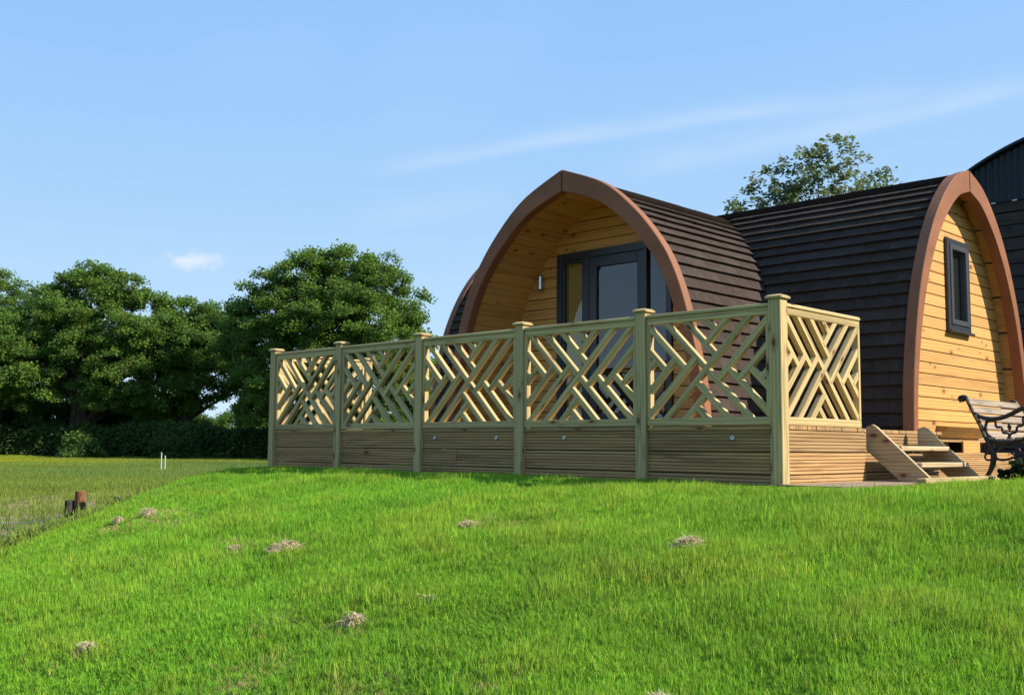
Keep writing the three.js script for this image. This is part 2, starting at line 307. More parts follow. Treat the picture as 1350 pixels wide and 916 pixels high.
function capPost(parent, x, z, top = 1.2365) {
  const p = part(parent, 'post', cbox(PW, top + 0.3, PW, 0.005, railR() * 2, railR()), pick(pine, railR), [x, (top - 0.3) / 2, z]);
  const c = 0.064, pts = []; const g = new THREE.CylinderGeometry(0.045 * Math.SQRT2, c * Math.SQRT2, 0.012, 4, 1).rotateY(Math.PI / 4);
  const cap = merge([moved(cbox(2 * c, 0.016, 2 * c, 0.003), 0, 0.008, 0), moved(g, 0, 0.021, 0)]);
  part(p, 'post_cap', cap, pick(pine, railR), [0, (top + 0.3) / 2, 0]);
}
{
  const front = thing('lattice_balustrade', 'long lattice balustrade with six capped posts along the front of the deck', 'balustrade', { group: 'lattice balustrades round the deck' });
  for (const x of postX) capPost(front, x - PW / 2, -PW / 2);
  for (let b = 0; b < 5; b++) { const x0 = postX[b + 1], x1 = postX[b] - PW, g = latticePanel(front, x1 - x0); g.position.set(x0, DECK, -0.045); }
  const end = thing('lattice_balustrade', 'single sunlit lattice panel without posts beside the wooden steps', 'balustrade', { group: 'lattice balustrades round the deck' });
  { const g = latticePanel(end, 1.105); g.position.set(-0.045, DECK, -PW - 0.001); g.rotation.y = Math.PI / 2; }
  const far = thing('lattice_balustrade', 'lattice panel with one capped post at the deck end towards the oak trees', 'balustrade', { group: 'lattice balustrades round the deck' });
  { const g = latticePanel(far, 1.15); g.position.set(-6.245, DECK, -PW - 0.001); g.rotation.y = Math.PI / 2; capPost(far, -6.245, -PW - 1.15 - PW / 2, 1.215); }
}
for (const [x, y, lab] of [[-0.41, 0.285, 'small round steel deck light on skirting beside the corner post'], [-1.99, 0.288, 'small round steel deck light in second bay from the steps'], [-3.57, 0.288, 'small round steel deck light in third bay near its left post'], [-2.77, 0.288, 'small round steel deck light in third bay near its right post']]) {
  const l = thing('deck_light', lab, 'light', { at: [x, y, -0.034], group: 'deck lights on the skirting' });
  part(l, 'bezel', new THREE.TorusGeometry(0.013, 0.005, 8, 20), steel, [0, 0, 0.004]); part(l, 'lens', new THREE.CylinderGeometry(0.012, 0.014, 0.008, 18).rotateX(Math.PI / 2), std({ color: rgb(0.35, 0.36, 0.38), roughness: 0.2 }), [0, 0, 0.002]);
}

// ---------------------------------------------------------------- the pod: two vaulted wings crossing at right angles
const XA = -3.08, ZF = -1.2, ZT = -3.92, XG = -0.18, XL = -6.5, TOP = 2.93;
const spl = (pts) => new THREE.SplineCurve(pts.map((p) => new THREE.Vector2(...p))).getSpacedPoints(60).map((v) => [v.x, v.y]);
// half profiles from foot to apex: [half width, height]
const PF = spl([[1.655, 0.30], [1.65, 0.47], [1.635, 0.69], [1.585, 0.96], [1.475, 1.41], [1.35, 1.77], [1.19, 2.06], [0.905, 2.40], [0.525, 2.71], [0, TOP]]);
const PT = spl([[1.425, 0.30], [1.42, 0.45], [1.395, 0.82], [1.325, 1.22], [1.215, 1.62], [1.065, 1.97], [0.88, 2.28], [0.645, 2.56], [0.345, 2.80], [0, TOP]]);
function inset(P, d) {   // offset towards the inside, clipped at the centre line
  const out = [];
  for (let i = 0; i < P.length; i++) { const a = P[Math.max(0, i - 1)], b = P[Math.min(P.length - 1, i + 1)], tx = b[0] - a[0], ty = b[1] - a[1], l = Math.hypot(tx, ty); const dd = typeof d === 'function' ? d(i / (P.length - 1)) : d; out.push([P[i][0] - dd * ty / l, P[i][1] + dd * tx / l]); }
  const r = []; for (const p of out) { if (p[0] > 0) r.push(p); else { const q = r[r.length - 1], t = q[0] / (q[0] - p[0]); r.push([0, lerp(q[1], p[1], t)]); break; } }
  const e = r[r.length - 1]; if (e[0] > 0) { const q = r[r.length - 2], t = e[0] / (q[0] - e[0]); r.push([0, e[1] + (e[1] - q[1]) * t]); }
  return r;
}
const widthAt = (P, y) => { if (y <= P[0][1]) return P[0][0]; for (let i = 1; i < P.length; i++) if (P[i][1] >= y) { const t = (y - P[i - 1][1]) / (P[i][1] - P[i - 1][1]); return lerp(P[i - 1][0], P[i][0], t); } return 0; };
const arcPoints = (P, n) => { const L = [0]; for (let i = 1; i < P.length; i++) L.push(L[i - 1] + Math.hypot(P[i][0] - P[i - 1][0], P[i][1] - P[i - 1][1])); const out = []; for (let k = 0; k <= n; k++) { const s = L[L.length - 1] * k / n; let i = 1; while (i < L.length - 1 && L[i] < s) i++; const t = (s - L[i - 1]) / (L[i] - L[i - 1]); out.push([lerp(P[i - 1][0], P[i][0], t), lerp(P[i - 1][1], P[i][1], t)]); } return out; };
const mapF = (s) => (a, b, t) => [XA + s * a, b, t];      // front wing: t along z
const mapT = (s) => (a, b, t) => [t, b, ZT + s * a];      // cross wing: t along x
const pod = thing('glamping_pod', 'arched timber glamping pod with two crossing vaulted wings and brown shingled roof', 'cabin');
const podR = rng(303);
{
  // --- shells
  const shell = (P, map, t0, t1, d) => { const o = inset(P, d), i = inset(P, d + 0.012); return [1, -1].map((s) => prism([...o, ...i.slice().reverse()], t0, t1, map(s))); };
  part(pod, 'roof_shell', merge(shell(PF, mapF, -3.7, ZF - 0.05, 0.078)), darkShell); part(pod, 'roof_shell', merge(shell(PT, mapT, XL + 0.05, XG - 0.05, 0.060)), darkShell);

  // --- fascias: two halves meeting with a thin gap at the apex
  const fascia = (P, map, t0, t1, name, wd) => { for (const s of [1, -1]) { const o = P.filter((p) => p[0] > 0.008), bi = inset(P, wd), i = bi.filter((p) => p[0] > 0.008); const top = [0.007, TOP - 0.003], low = [0.007, bi[bi.length - 1][1]]; const poly = [...o, top, low, ...i.slice().reverse()];
      const g = fasciaGeo(poly, t0, t1, map(s)); part(pod, name, g, fasciaMat); } };
  function fasciaGeo(poly, t0, t1, map) {   // prism with a rounded front arris
    const b = 0.006, ctr = (i) => { const n = poly.length, a = poly[(i + n - 1) % n], c = poly[(i + 1) % n], p = poly[i], e1 = [p[0] - a[0], p[1] - a[1]], e2 = [c[0] - p[0], c[1] - p[1]], n1 = [-e1[1], e1[0]], n2 = [-e2[1], e2[0]], l1 = Math.hypot(...n1) || 1, l2 = Math.hypot(...n2) || 1; let nx = n1[0] / l1 + n2[0] / l2, ny = n1[1] / l1 + n2[1] / l2; const l = Math.hypot(nx, ny) || 1; return [nx / l, ny / l]; };
    let area = 0; for (let i = 0; i < poly.length; i++) { const p = poly[i], q = poly[(i + 1) % poly.length]; area += p[0] * q[1] - q[0] * p[1]; } if (area < 0) poly = poly.slice().reverse();
    const small = poly.map((p, i) => { const n = ctr(i); return [p[0] + n[0] * b, p[1] + n[1] * b]; });
    const tb = t1 > t0 ? t1 - b : t1 + b, body = prism(poly, t0, tb, map), pos = [], uv = [], n = poly.length;
    for (let i = 0; i < n; i++) { const j = (i + 1) % n; const A = map(...poly[i], tb), B = map(...poly[j], tb), C = map(...small[j], t1), D = map(...small[i], t1); for (const p of [A, B, C, A, C, D]) { pos.push(...p); uv.push(p[0] + p[2], p[1]); } }
    const ids = THREE.ShapeUtils.triangulateShape(small.map((p) => new THREE.Vector2(...p)), []);
    for (const t of ids) for (const k of t) { const p = map(...small[k], t1); pos.push(...p); uv.push(p[0] + p[2], p[1]); }
    return merge([body, fromTris(pos, uv)]);
  }
  const wF = (q) => 0.112 + 0.095 * q * q, wT = (q) => 0.082 + 0.128 * Math.pow(q, 1.3); fascia(PF, mapF, ZF - 0.10, ZF, 'arch_fascia', wF); fascia(PT, mapT, XG - 0.10, XG, 'arch_fascia', wT); fascia(PT, mapT, XL + 0.10, XL, 'arch_fascia', wT);

  // --- roof tiles: lapped courses, every tile its own piece where it shows
  const tw = 0.272, list = [];
  const course = (P, map, s, a0, a1, wing) => {
    const R = inset(P, wing ? 0.05 : 0.068), n = 26, A = arcPoints(R, n);
    for (let k = 0; k < n; k++) {
      const a = A[k], b = A[k + 1], tx = b[0] - a[0], ty = b[1] - a[1], l = Math.hypot(tx, ty), nx = ty / l, ny = -tx / l, o = (p, d, e = 0) => [p[0] + nx * d + tx / l * e, p[1] + ny * d + ty / l * e];
      const poly = [o(a, 0.042, -0.008), o(a, 0.014, -0.003), o(b, -0.008, 0.012), o(b, 0.010, 0.012)];
      const geos = [0, 1].map((q) => prism(poly, 0, tw - 0.003, map(s), q * 0.37 + k * 0.11, k * 0.21));
      const st = (k % 2) * tw / 2 + (hash2(k, wing) - 0.5) * 0.03;
      for (let t = a0 - tw + st, q = 0; t < a1; t += tw, q++) {
        const u0 = Math.max(t, a0), u1 = Math.min(t + tw - 0.003, a1); if (u1 - u0 < 0.02) continue;
        const mid = [(a[0] + b[0]) / 2, (a[1] + b[1]) / 2], c = map(s)(mid[0], mid[1], (u0 + u1) / 2);
        if (wing === 1 && Math.abs(c[0] - XA) < widthAt(PF, c[1]) - 0.16 && c[2] > ZT - 0.3) continue;     // inside the other wing
        if (wing === 0 && c[2] < ZT + 0.25) continue;
        if (wing === 0 && Math.abs(c[2] - ZT) < widthAt(PT, c[1]) - 0.22) continue;
        const seen = c[1] > 0.45 && ((wing === 0 && s > 0) || (wing === 1 && s > 0 && c[0] > XA));
        list.push({ geo: geos[hash2(k * 7 + q, 3) > 0.5 ? 1 : 0], u0, sc: (u1 - u0) / (tw - 0.003), mat: tileMat[Math.floor(hash2(k + 31 * q, wing + 5 * s) * tileMat.length)], seen, wing, d: Math.hypot(c[0] - CX, c[2] - CZ), k, q });
      }
    }
  };
  for (const s of [1, -1]) { course(PF, mapF, s, -3.9, ZF - 0.09, 0); course(PT, mapT, s, XL + 0.09, XG - 0.09, 1); }
  const shown = list.filter((t) => t.seen).sort((a, b) => a.d - b.d), own = new Set(shown.slice(0, 300)), rest = [];
  for (const t of list) {
    const j = (hash2(t.k, t.q + 77) - 0.5) * 0.004;
    if (own.has(t)) { const m = part(pod, 'roof_tile', t.geo, t.mat); if (t.wing === 0) { m.position.z = t.u0; m.scale.z = t.sc; } else { m.position.x = t.u0; m.scale.x = t.sc; } m.position.y = j; }
    else { const g = t.geo.clone(); if (t.wing === 0) g.scale(1, 1, t.sc).translate(0, j, t.u0); else g.scale(t.sc, 1, 1).translate(t.u0, j, 0); rest.push(g); }
  }
  const rm = part(pod, 'roof_tiles', merge(rest), tileMat[0]); rm.userData.kind = 'stuff';
  // ridge caps
  const ridge = (P, map, t0, t1) => { const R = inset(P, 0.055), y = R[R.length - 1][1]; const sl = 0.45; return [1, -1].map((s) => prism([[0, y + 0.018], [0, y + 0.030], [0.115, y + 0.030 - 0.115 * sl], [0.115, y + 0.016 - 0.115 * sl]], t0, t1, map(s))); };
  const ridgeMat = std({ color: rgb(0.13, 0.115, 0.115), roughness: 0.7, map: grit });
  part(pod, 'ridge_cap', merge(ridge(PF, mapF, ZT, ZF - 0.101)), ridgeMat); part(pod, 'ridge_cap', merge(ridge(PT, mapT, XL + 0.101, XG - 0.101)), ridgeMat);

  // --- porch lining: boards following the vault
  const lining = (P, map, t0, t1, n, d, name) => { const R = arcPoints(inset(P, d), n), R2 = arcPoints(inset(P, d - 0.018), n); for (const s of [1, -1]) for (let k = 0; k < n; k++) { const f = 0.03, L = (A, t) => [lerp(A[k][0], A[k + 1][0], t), lerp(A[k][1], A[k + 1][1], t)]; part(pod, name, prism([L(R, f), L(R, 1 - f), L(R2, 1), L(R2, 0)], t0, t1, map(s), podR() * 2, podR()), pick(larch, podR)); } };
  lining(PF, mapF, -2.02, ZF - 0.101, 26, 0.102, 'porch_board');
  lining(PT, mapT, XG - 0.21, XG - 0.101, 8, 0.074, 'soffit_board'); lining(PT, mapT, XL + 0.101, XL + 0.19, 8, 0.074, 'soffit_board');

  // --- clad walls: each board cut to the curve; opening = [a0, a1, y0, y1]
  const clad = (P, map, t, th, y0, pitch, hole, d = 0.1015) => {
    const R = inset(P, d), top = R[R.length - 1][1];
    for (let y = y0, k = 0; y < top - 0.03; y += pitch, k++) {
      const ya = y + 0.0035, yb = Math.min(y + pitch - 0.0035, top - 0.004), wa = widthAt(R, ya), wm = widthAt(R, (ya + yb) / 2), wb = widthAt(R, yb);
      const cut = hole && yb > hole[2] && ya < hole[3];
      const pieces = [];
      if (!cut) pieces.push([[-wa, ya], [wa, ya], [wm, (ya + yb) / 2], [wb, yb], [-wb, yb], [-wm, (ya + yb) / 2]]);
      else {
        const lo = Math.max(ya, Math.min(yb, ya)), up = yb;
        if (yb > hole[3] + 0.02) pieces.push([[hole[0], hole[3]], [hole[1], hole[3]], [hole[1], up], [hole[0], up]]);
        if (ya < hole[2] - 0.02) pieces.push([[hole[0], lo], [hole[1], lo], [hole[1], hole[2]], [hole[0], hole[2]]]);
        if (wb > hole[1]) pieces.push([[hole[1], ya], [wa, ya], [wm, (ya + yb) / 2], [wb, yb], [hole[1], yb]]);
        if (wb > -hole[0]) pieces.push([[-wa, ya], [hole[0], ya], [hole[0], yb], [-wb, yb], [-wm, (ya + yb) / 2]]);
      }
      for (const p of pieces) { const ch = 0.004; const g = boardGeo(p, t, th, ch, map); part(pod, 'cladding_board', g, pick(larch, podR)); }
    }
    const bk = R.map((p) => [Math.max(0, p[0] - 0.002), p[1]]);
    return bk;
  };
  function boardGeo(poly, t, th, ch, map) {   // board with chamfered long edges
    const ys = poly.map((p) => p[1]), lo = Math.min(...ys), hi = Math.max(...ys), u = podR() * 2, v = podR();
    const inner = poly.map((p) => [p[0], p[1] === lo ? p[1] + ch : p[1] === hi ? p[1] - ch : p[1]]);
    const dir = th > 0 ? 1 : -1, t1 = t + th, tc = t1 - dir * ch, body = prism(poly, t, tc, map, u, v, false), pos = [], uv = [], n = poly.length;
    const face = (a) => { for (const [p, q] of a) { const P = map(p[0], p[1], q); pos.push(...P); uv.push(p[0] + u, p[1] + v); } };
    for (let i = 0; i < n; i++) { const j = (i + 1) % n; face([[poly[i], tc], [poly[j], tc], [inner[j], t1], [poly[i], tc], [inner[j], t1], [inner[i], t1]]); }
    for (const tri of THREE.ShapeUtils.triangulateShape(inner.map((p) => new THREE.Vector2(...p)), [])) face(tri.map((k) => [inner[k], t1]));
    return merge([body, fromTris(pos, uv)]);
  }
  const flatF = (a, b, t) => [XA + a, b, t], flatT = (a, b, t) => [t, b, ZT + a];
  const backing = (P, map, t0, t1, hole) => { const R = inset(P, 0.098), sh = new THREE.Shape([...R.map((p) => new THREE.Vector2(p[0], p[1])), ...R.slice(0, -1).reverse().map((p) => new THREE.Vector2(-p[0], p[1]))]); if (hole) sh.holes.push(new THREE.Path([[hole[0], hole[2]], [hole[0], hole[3]], [hole[1], hole[3]], [hole[1], hole[2]]].map((p) => new THREE.Vector2(...p)))); const g = plain(new THREE.ExtrudeGeometry(sh, { depth: 1, bevelEnabled: false, steps: 1 })), p = g.attributes.position, out = []; for (let i = 0; i < p.count; i++) out.push(...map(p.getX(i), p.getY(i), lerp(t0, t1, p.getZ(i)))); g.setAttribute('position', new THREE.Float32BufferAttribute(out, 3)); g.computeVertexNormals(); return g; };
  const DH = [-0.758, 0.752, 0.33, 2.275], ZD = -2.0, WH = [-0.385, 0.165, 1.365, 2.275], XW = XG - 0.205;
  clad(PF, flatF, ZD - 0.022, 0.022, 0.36, 0.112, DH); part(pod, 'wall_lining', backing(PF, flatF, ZD - 0.06, ZD - 0.024, DH), darkShell);
  clad(PT, flatT, XW - 0.022, 0.022, 0.37, 0.109, WH, 0.077); part(pod, 'wall_lining', backing(PT, flatT, XW - 0.06, XW - 0.024, WH), darkShell);
  clad(PT, flatT, XL + 0.185 + 0.022, -0.022, 0.37, 0.109, null, 0.077); part(pod, 'wall_lining', backing(PT, flatT, XL + 0.209, XL + 0.245, null), darkShell);

  // --- door: dark frame, glazed door leaf between two side lights, all the glass real panes
  const frame = group(pod, 'door'); frame.position.set(XA, 0, ZD);
  const bar = (n, x0, x1, y0, y1, z0, z1, par = frame, mat = anthracite) => part(par, n, cbox(x1 - x0, y1 - y0, z1 - z0, 0.004), mat, [(x0 + x1) / 2, (y0 + y1) / 2, (z0 + z1) / 2]);
  bar('frame', -0.756, -0.690, 0.375, 2.273, -0.06, 0.028); bar('frame', 0.684, 0.750, 0.375, 2.273, -0.06, 0.028); bar('frame', -0.690, 0.684, 2.195, 2.273, -0.06, 0.026); bar('frame', -0.690, 0.684, 0.375, 0.43, -0.06, 0.026);
  bar('mullion', -0.380, -0.310, 0.43, 2.195, -0.05, 0.024); bar('mullion', 0.395, 0.450, 0.43, 2.195, -0.05, 0.024);
  bar('side_light_frame', -0.690, -0.662, 0.43, 2.195, -0.04, 0.012); bar('side_light_frame', -0.412, -0.380, 0.43, 2.195, -0.04, 0.012); bar('side_light_frame', -0.662, -0.412, 2.165, 2.195, -0.04, 0.012);
  bar('leaf_frame', -0.310, -0.212, 0.432, 2.193, -0.045, 0.014); bar('leaf_frame', 0.322, 0.395, 0.432, 2.193, -0.045, 0.014); bar('leaf_frame', -0.212, 0.322, 2.085, 2.193, -0.045, 0.013); bar('leaf_frame', -0.212, 0.322, 0.432, 0.56, -0.045, 0.013);
  const pane = (par, x0, x1, y0, y1, z) => part(par, 'pane', new THREE.PlaneGeometry(x1 - x0, y1 - y0), glassMat, [(x0 + x1) / 2, (y0 + y1) / 2, z]);
  pane(frame, -0.664, -0.410, 0.42, 2.17, -0.012); pane(frame, -0.214, 0.324, 0.555, 2.09, -0.012); pane(frame, 0.448, 0.688, 0.42, 2.20, -0.012);
  { const h = merge([moved(cbox(0.022, 0.20, 0.008, 0.003), 0.352, 1.34, 0.019), moved(new THREE.CylinderGeometry(0.008, 0.008, 0.11, 10).rotateZ(Math.PI / 2), 0.305, 1.38, 0.05), moved(new THREE.CylinderGeometry(0.008, 0.008, 0.035, 10).rotateX(Math.PI / 2), 0.352, 1.38, 0.035)]); part(frame, 'handle', h, steel); }
  // curtain behind the side light
  { const pos = [], uv = [], n = 60; const fx = (t) => -0.72 + t * 0.345, fz = (t, y) => -0.085 + 0.022 * Math.sin(t * 44 + Math.sin(y * 2) * 0.4) + 0.008 * Math.sin(t * 97); for (let i = 0; i < n; i++) for (let j = 0; j < 8; j++) { const a = i / n, b = (i + 1) / n, y0 = lerp(0.45, 2.19, j / 8), y1 = lerp(0.45, 2.19, (j + 1) / 8), Q = (t, y) => [fx(t), y, fz(t, y)]; for (const p of [Q(a, y0), Q(b, y0), Q(b, y1), Q(a, y0), Q(b, y1), Q(a, y1)]) { pos.push(...p); uv.push(p[0], p[1]); } } part(frame, 'curtain', fromTris(pos, uv), std({ color: rgb(0.62, 0.44, 0.13), roughness: 0.95 })); }
  // --- porch wall light
  { const wl = group(pod, 'wall_light'); wl.position.set(XA - 0.97, 1.99, ZD + 0.055); part(wl, 'tube', new THREE.CylinderGeometry(0.03, 0.03, 0.15, 22), steel); part(wl, 'bracket', cbox(0.03, 0.05, 0.05, 0.004), steel, [0, 0, -0.035]); for (const s of [-1, 1]) part(wl, 'rim', new THREE.TorusGeometry(0.0285, 0.004, 8, 22).rotateX(Math.PI / 2), anthracite, [0, s * 0.073, 0]); }
  // --- gable window
  const win = group(pod, 'window'); win.position.set(XW, 0, ZT - 0.11); win.rotation.y = Math.PI / 2;
  const wb = (n, x0, x1, y0, y1, z0, z1) => bar(n, x0, x1, y0, y1, z0, z1, win);
  wb('frame', -0.272, -0.215, 1.368, 2.272, -0.05, 0.030); wb('frame', 0.215, 0.272, 1.368, 2.272, -0.05, 0.030); wb('frame', -0.215, 0.215, 2.215, 2.272, -0.05, 0.028); wb('frame', -0.215, 0.215, 1.368, 1.425, -0.05, 0.028); wb('sill', -0.29, 0.29, 1.345, 1.367, -0.01, 0.06);
  const wg = std({ color: rgb(0.048, 0.052, 0.060), roughness: 0.4 });
  for (const [n, ...v] of [['sash', -0.215, -0.165, 1.425, 2.215, -0.03, 0.040], ['sash', 0.165, 0.215, 1.425, 2.215, -0.03, 0.040], ['sash', -0.165, 0.165, 2.165, 2.215, -0.03, 0.038], ['sash', -0.165, 0.165, 1.425, 1.475, -0.03, 0.038]]) bar(n, ...v, win, wg);
  pane(win, -0.167, 0.167, 1.47, 2.17, 0.012);
  { const pos = [], uv = [], n = 40; for (let i = 0; i < n; i++) { const a = i / n, b = (i + 1) / n, Q = (t, y) => [-0.2 + t * 0.4, y, -0.035 + 0.010 * Math.sin(t * 60)]; for (const p of [Q(a, 1.4), Q(b, 1.4), Q(b, 2.25), Q(a, 1.4), Q(b, 2.25), Q(a, 2.25)]) { pos.push(...p); uv.push(p[0], p[1]); } } part(win, 'curtain', fromTris(pos, uv), std({ color: rgb(0.09, 0.075, 0.06), roughness: 0.95 })); }
  // --- sill box below the gable, floor, bearers under the pod
  part(pod, 'drip_board', prism([[0, 0.325], [0.025, 0.33], [0.115, 0.43], [0, 0.44]], -0.5, 0.5, (a, b, t) => [XW + a + 0.001, b, ZT + t - 0.03], 0.3, 0.2), larch[1]);
  part(pod, 'floor', moved(new THREE.BoxGeometry(3.2, 0.05, 1.0), XA, 0.345, -2.55), deckWood[3]); part(pod, 'floor', moved(new THREE.BoxGeometry(XG - XL - 0.4, 0.05, 2.8), (XG + XL) / 2, 0.315, ZT), deckWood[3]);
  for (const [z, n] of [[-2.72, 0], [-3.92, 0], [-5.12, 0]]) part(pod, 'bearer', cbox(XG - XL - 0.5, 0.20, 0.09, 0.004), deckWood[2], [(XG + XL) / 2 - 0.05, 0.19, z]);
  for (const x of [-0.55, -2.5, -4.4, -6.1]) for (const z of [-2.72, -3.92, -5.12]) part(pod, 'support_block', cbox(0.2, 0.2, 0.2, 0.006), std({ color: rgb(0.33, 0.32, 0.30), roughness: 0.95, map: grit }), [x, -0.01, z]);
  part(pod, 'skirting_panel', cbox(XG - XL - 0.7, 0.42, 0.02, 0.003), deckWood[2], [(XG + XL) / 2, 0.13, ZT - 1.2]); part(pod, 'skirting_panel', cbox(0.02, 0.42, 2.3, 0.003), deckWood[2], [XL + 0.4, 0.13, ZT]); part(pod, 'skirting_panel', cbox(2.6, 0.42, 0.02, 0.003), deckWood[2], [XA + 1.3 + 0.1, 0.13, ZT + 1.0]);
  part(pod, 'skirting_panel', cbox(0.02, 0.13, 0.42, 0.003), larch[3], [-0.36, 0.235, -4.2], 'pale timber panel under the gable');
  for (const y of [-0.05, 0.07]) part(pod, 'skirting_board', reeded(2.1, 0.118, (p, q, t) => [p - 0.33, q + y, -t - 3.1]), pick(deckWood, podR));
}

// ---------------------------------------------------------------- wooden steps
{
  const s = thing('wooden_steps', 'short pale wooden steps with two treads leading up to the deck', 'steps'), r = rng(404);
  for (const [z, dx] of [[-1.335, 0], [-2.26, 0.0]]) part(s, 'stringer', prism([[-0.045, 0.385], [0.005, 0.402], [0.035, 0.385], [0.475, -0.028], [0.225, -0.028], [-0.045, 0.205]], z - 0.017, z + 0.017, (a, b, t) => [a + dx, b, t], r() * 2, r(), false), stepWood[z > -2 ? 0 : 1]);
  part(s, 'tread', cbox(0.205, 0.036, 0.888, 0.005, 0.3, 0.5), stepWood[2], [0.115, 0.222, -1.797]);
  part(s, 'tread', cbox(0.205, 0.036, 0.888, 0.005, 0.9, 0.1), stepWood[1], [0.265, 0.098, -1.797]);
}

// ---------------------------------------------------------------- garden bench: cast iron ends, timber slats
{
  const b = thing('garden_bench', 'garden bench with dark ornate cast iron ends and weathered timber slats', 'bench', { at: [0.30, -0.004, -2.42] });
  const iron = std({ color: rgb(0.030, 0.020, 0.019), roughness: 0.5, metalness: 0.3 }), slatM = variants({ color: rgb(0.37, 0.285, 0.20), map: W.deck, bumpMap: fineBump, bumpScale: 0.001, roughness: 0.85 }, 3, 0.2, 17), r = rng(505);
  const T = (pts, rad, n = 18) => taperTube(pts.map(([x, y]) => [x, y, 0]), rad, 8, n);
  const ring = (x, y, R, k = 0.010) => moved(new THREE.TorusGeometry(R, k, 6, 18), x, y, 0);
  const end = merge([
    T([[-0.045, 0.615], [-0.062, 0.640], [-0.040, 0.662], [-0.008, 0.648], [0.015, 0.60], [0.05, 0.52], [0.10, 0.42], [0.135, 0.335], [0.15, 0.30]], [0.016, 0.020, 0.020, 0.018, 0.017, 0.017, 0.018, 0.020, 0.020], 30),
    moved(new THREE.SphereGeometry(0.024, 10, 8), -0.035, 0.635, 0),
    T([[0.04, 0.535], [0.09, 0.492], [0.17, 0.470], [0.26, 0.475], [0.34, 0.505], [0.42, 0.545], [0.50, 0.545], [0.545, 0.50], [0.53, 0.46], [0.50, 0.47]], [0.014, 0.016, 0.018, 0.018, 0.018, 0.020, 0.020, 0.018, 0.015, 0.012], 34),
    T([[0.14, 0.325], [0.20, 0.292], [0.30, 0.280], [0.40, 0.300], [0.50, 0.325], [0.545, 0.315]], [0.022, 0.020, 0.019, 0.018, 0.018, 0.018], 24),
    T([[0.15, 0.32], [0.165, 0.26], [0.195, 0.19], [0.19, 0.12], [0.165, 0.05], [0.13, -0.005], [0.118, -0.028]], [0.022, 0.022, 0.026, 0.024, 0.019, 0.017, 0.019], 24),
    T([[0.52, 0.32], [0.545, 0.24], [0.525, 0.16], [0.545, 0.07], [0.575, 0.0], [0.585, -0.035]], [0.020, 0.020, 0.018, 0.017, 0.016, 0.019], 20),
    T([[0.53, 0.47], [0.52, 0.40], [0.515, 0.33]], [0.014, 0.014, 0.014]), T([[0.155, 0.46], [0.14, 0.40], [0.155, 0.345], [0.21, 0.30]], [0.013, 0.012, 0.012, 0.013], 14),
    ring(0.145, 0.235, 0.040, 0.009), ring(0.155, 0.165, 0.028, 0.008), ring(0.145, 0.235, 0.018, 0.007),
    T([[0.20, 0.20], [0.25, 0.225], [0.30, 0.25], [0.36, 0.245], [0.40, 0.21], [0.36, 0.18], [0.33, 0.20]], [0.012, 0.011, 0.011, 0.011, 0.010, 0.009, 0.008], 20),
    T([[0.20, 0.16], [0.26, 0.14], [0.33, 0.155], [0.42, 0.19], [0.51, 0.19]], [0.012, 0.010, 0.010, 0.011, 0.012], 16),
    T([[0.165, 0.45], [0.215, 0.45], [0.225, 0.405], [0.265, 0.40], [0.275, 0.36], [0.315, 0.35], [0.335, 0.295]], [0.011, 0.010, 0.011, 0.010, 0.011, 0.010, 0.012], 20),
    T([[0.47, 0.51], [0.43, 0.47], [0.43, 0.42], [0.385, 0.405], [0.375, 0.365], [0.335, 0.35], [0.305, 0.295]], [0.011, 0.010, 0.011, 0.010, 0.011, 0.010, 0.012], 20),
    moved(new THREE.OctahedronGeometry(0.022, 1).scale(0.8, 1.2, 0.5), 0.325, 0.405, 0), T([[0.325, 0.36], [0.325, 0.43]], [0.007, 0.006], 4),
  ]);
  for (const z of [0, -1.12]) part(b, 'bench_end', end, iron, [0, 0, z]);
  const slat = (x, y, a, w) => { const m = part(b, 'slat', cbox(w, 0.018, 1.16, 0.004, r() * 2, r()), pick(slatM, r), [x, y, -0.56]); m.rotation.z = a; };
  const back = [[0.018, 0.612], [0.048, 0.545], [0.078, 0.478], [0.108, 0.411], [0.137, 0.345]];
  for (const [x, y] of back) slat(x, y, -1.15, 0.058);
  for (const [x, y] of [[0.195, 0.312], [0.262, 0.302], [0.329, 0.304], [0.396, 0.314], [0.463, 0.328]]) slat(x, y, (x - 0.3) * 0.35, 0.058);
}

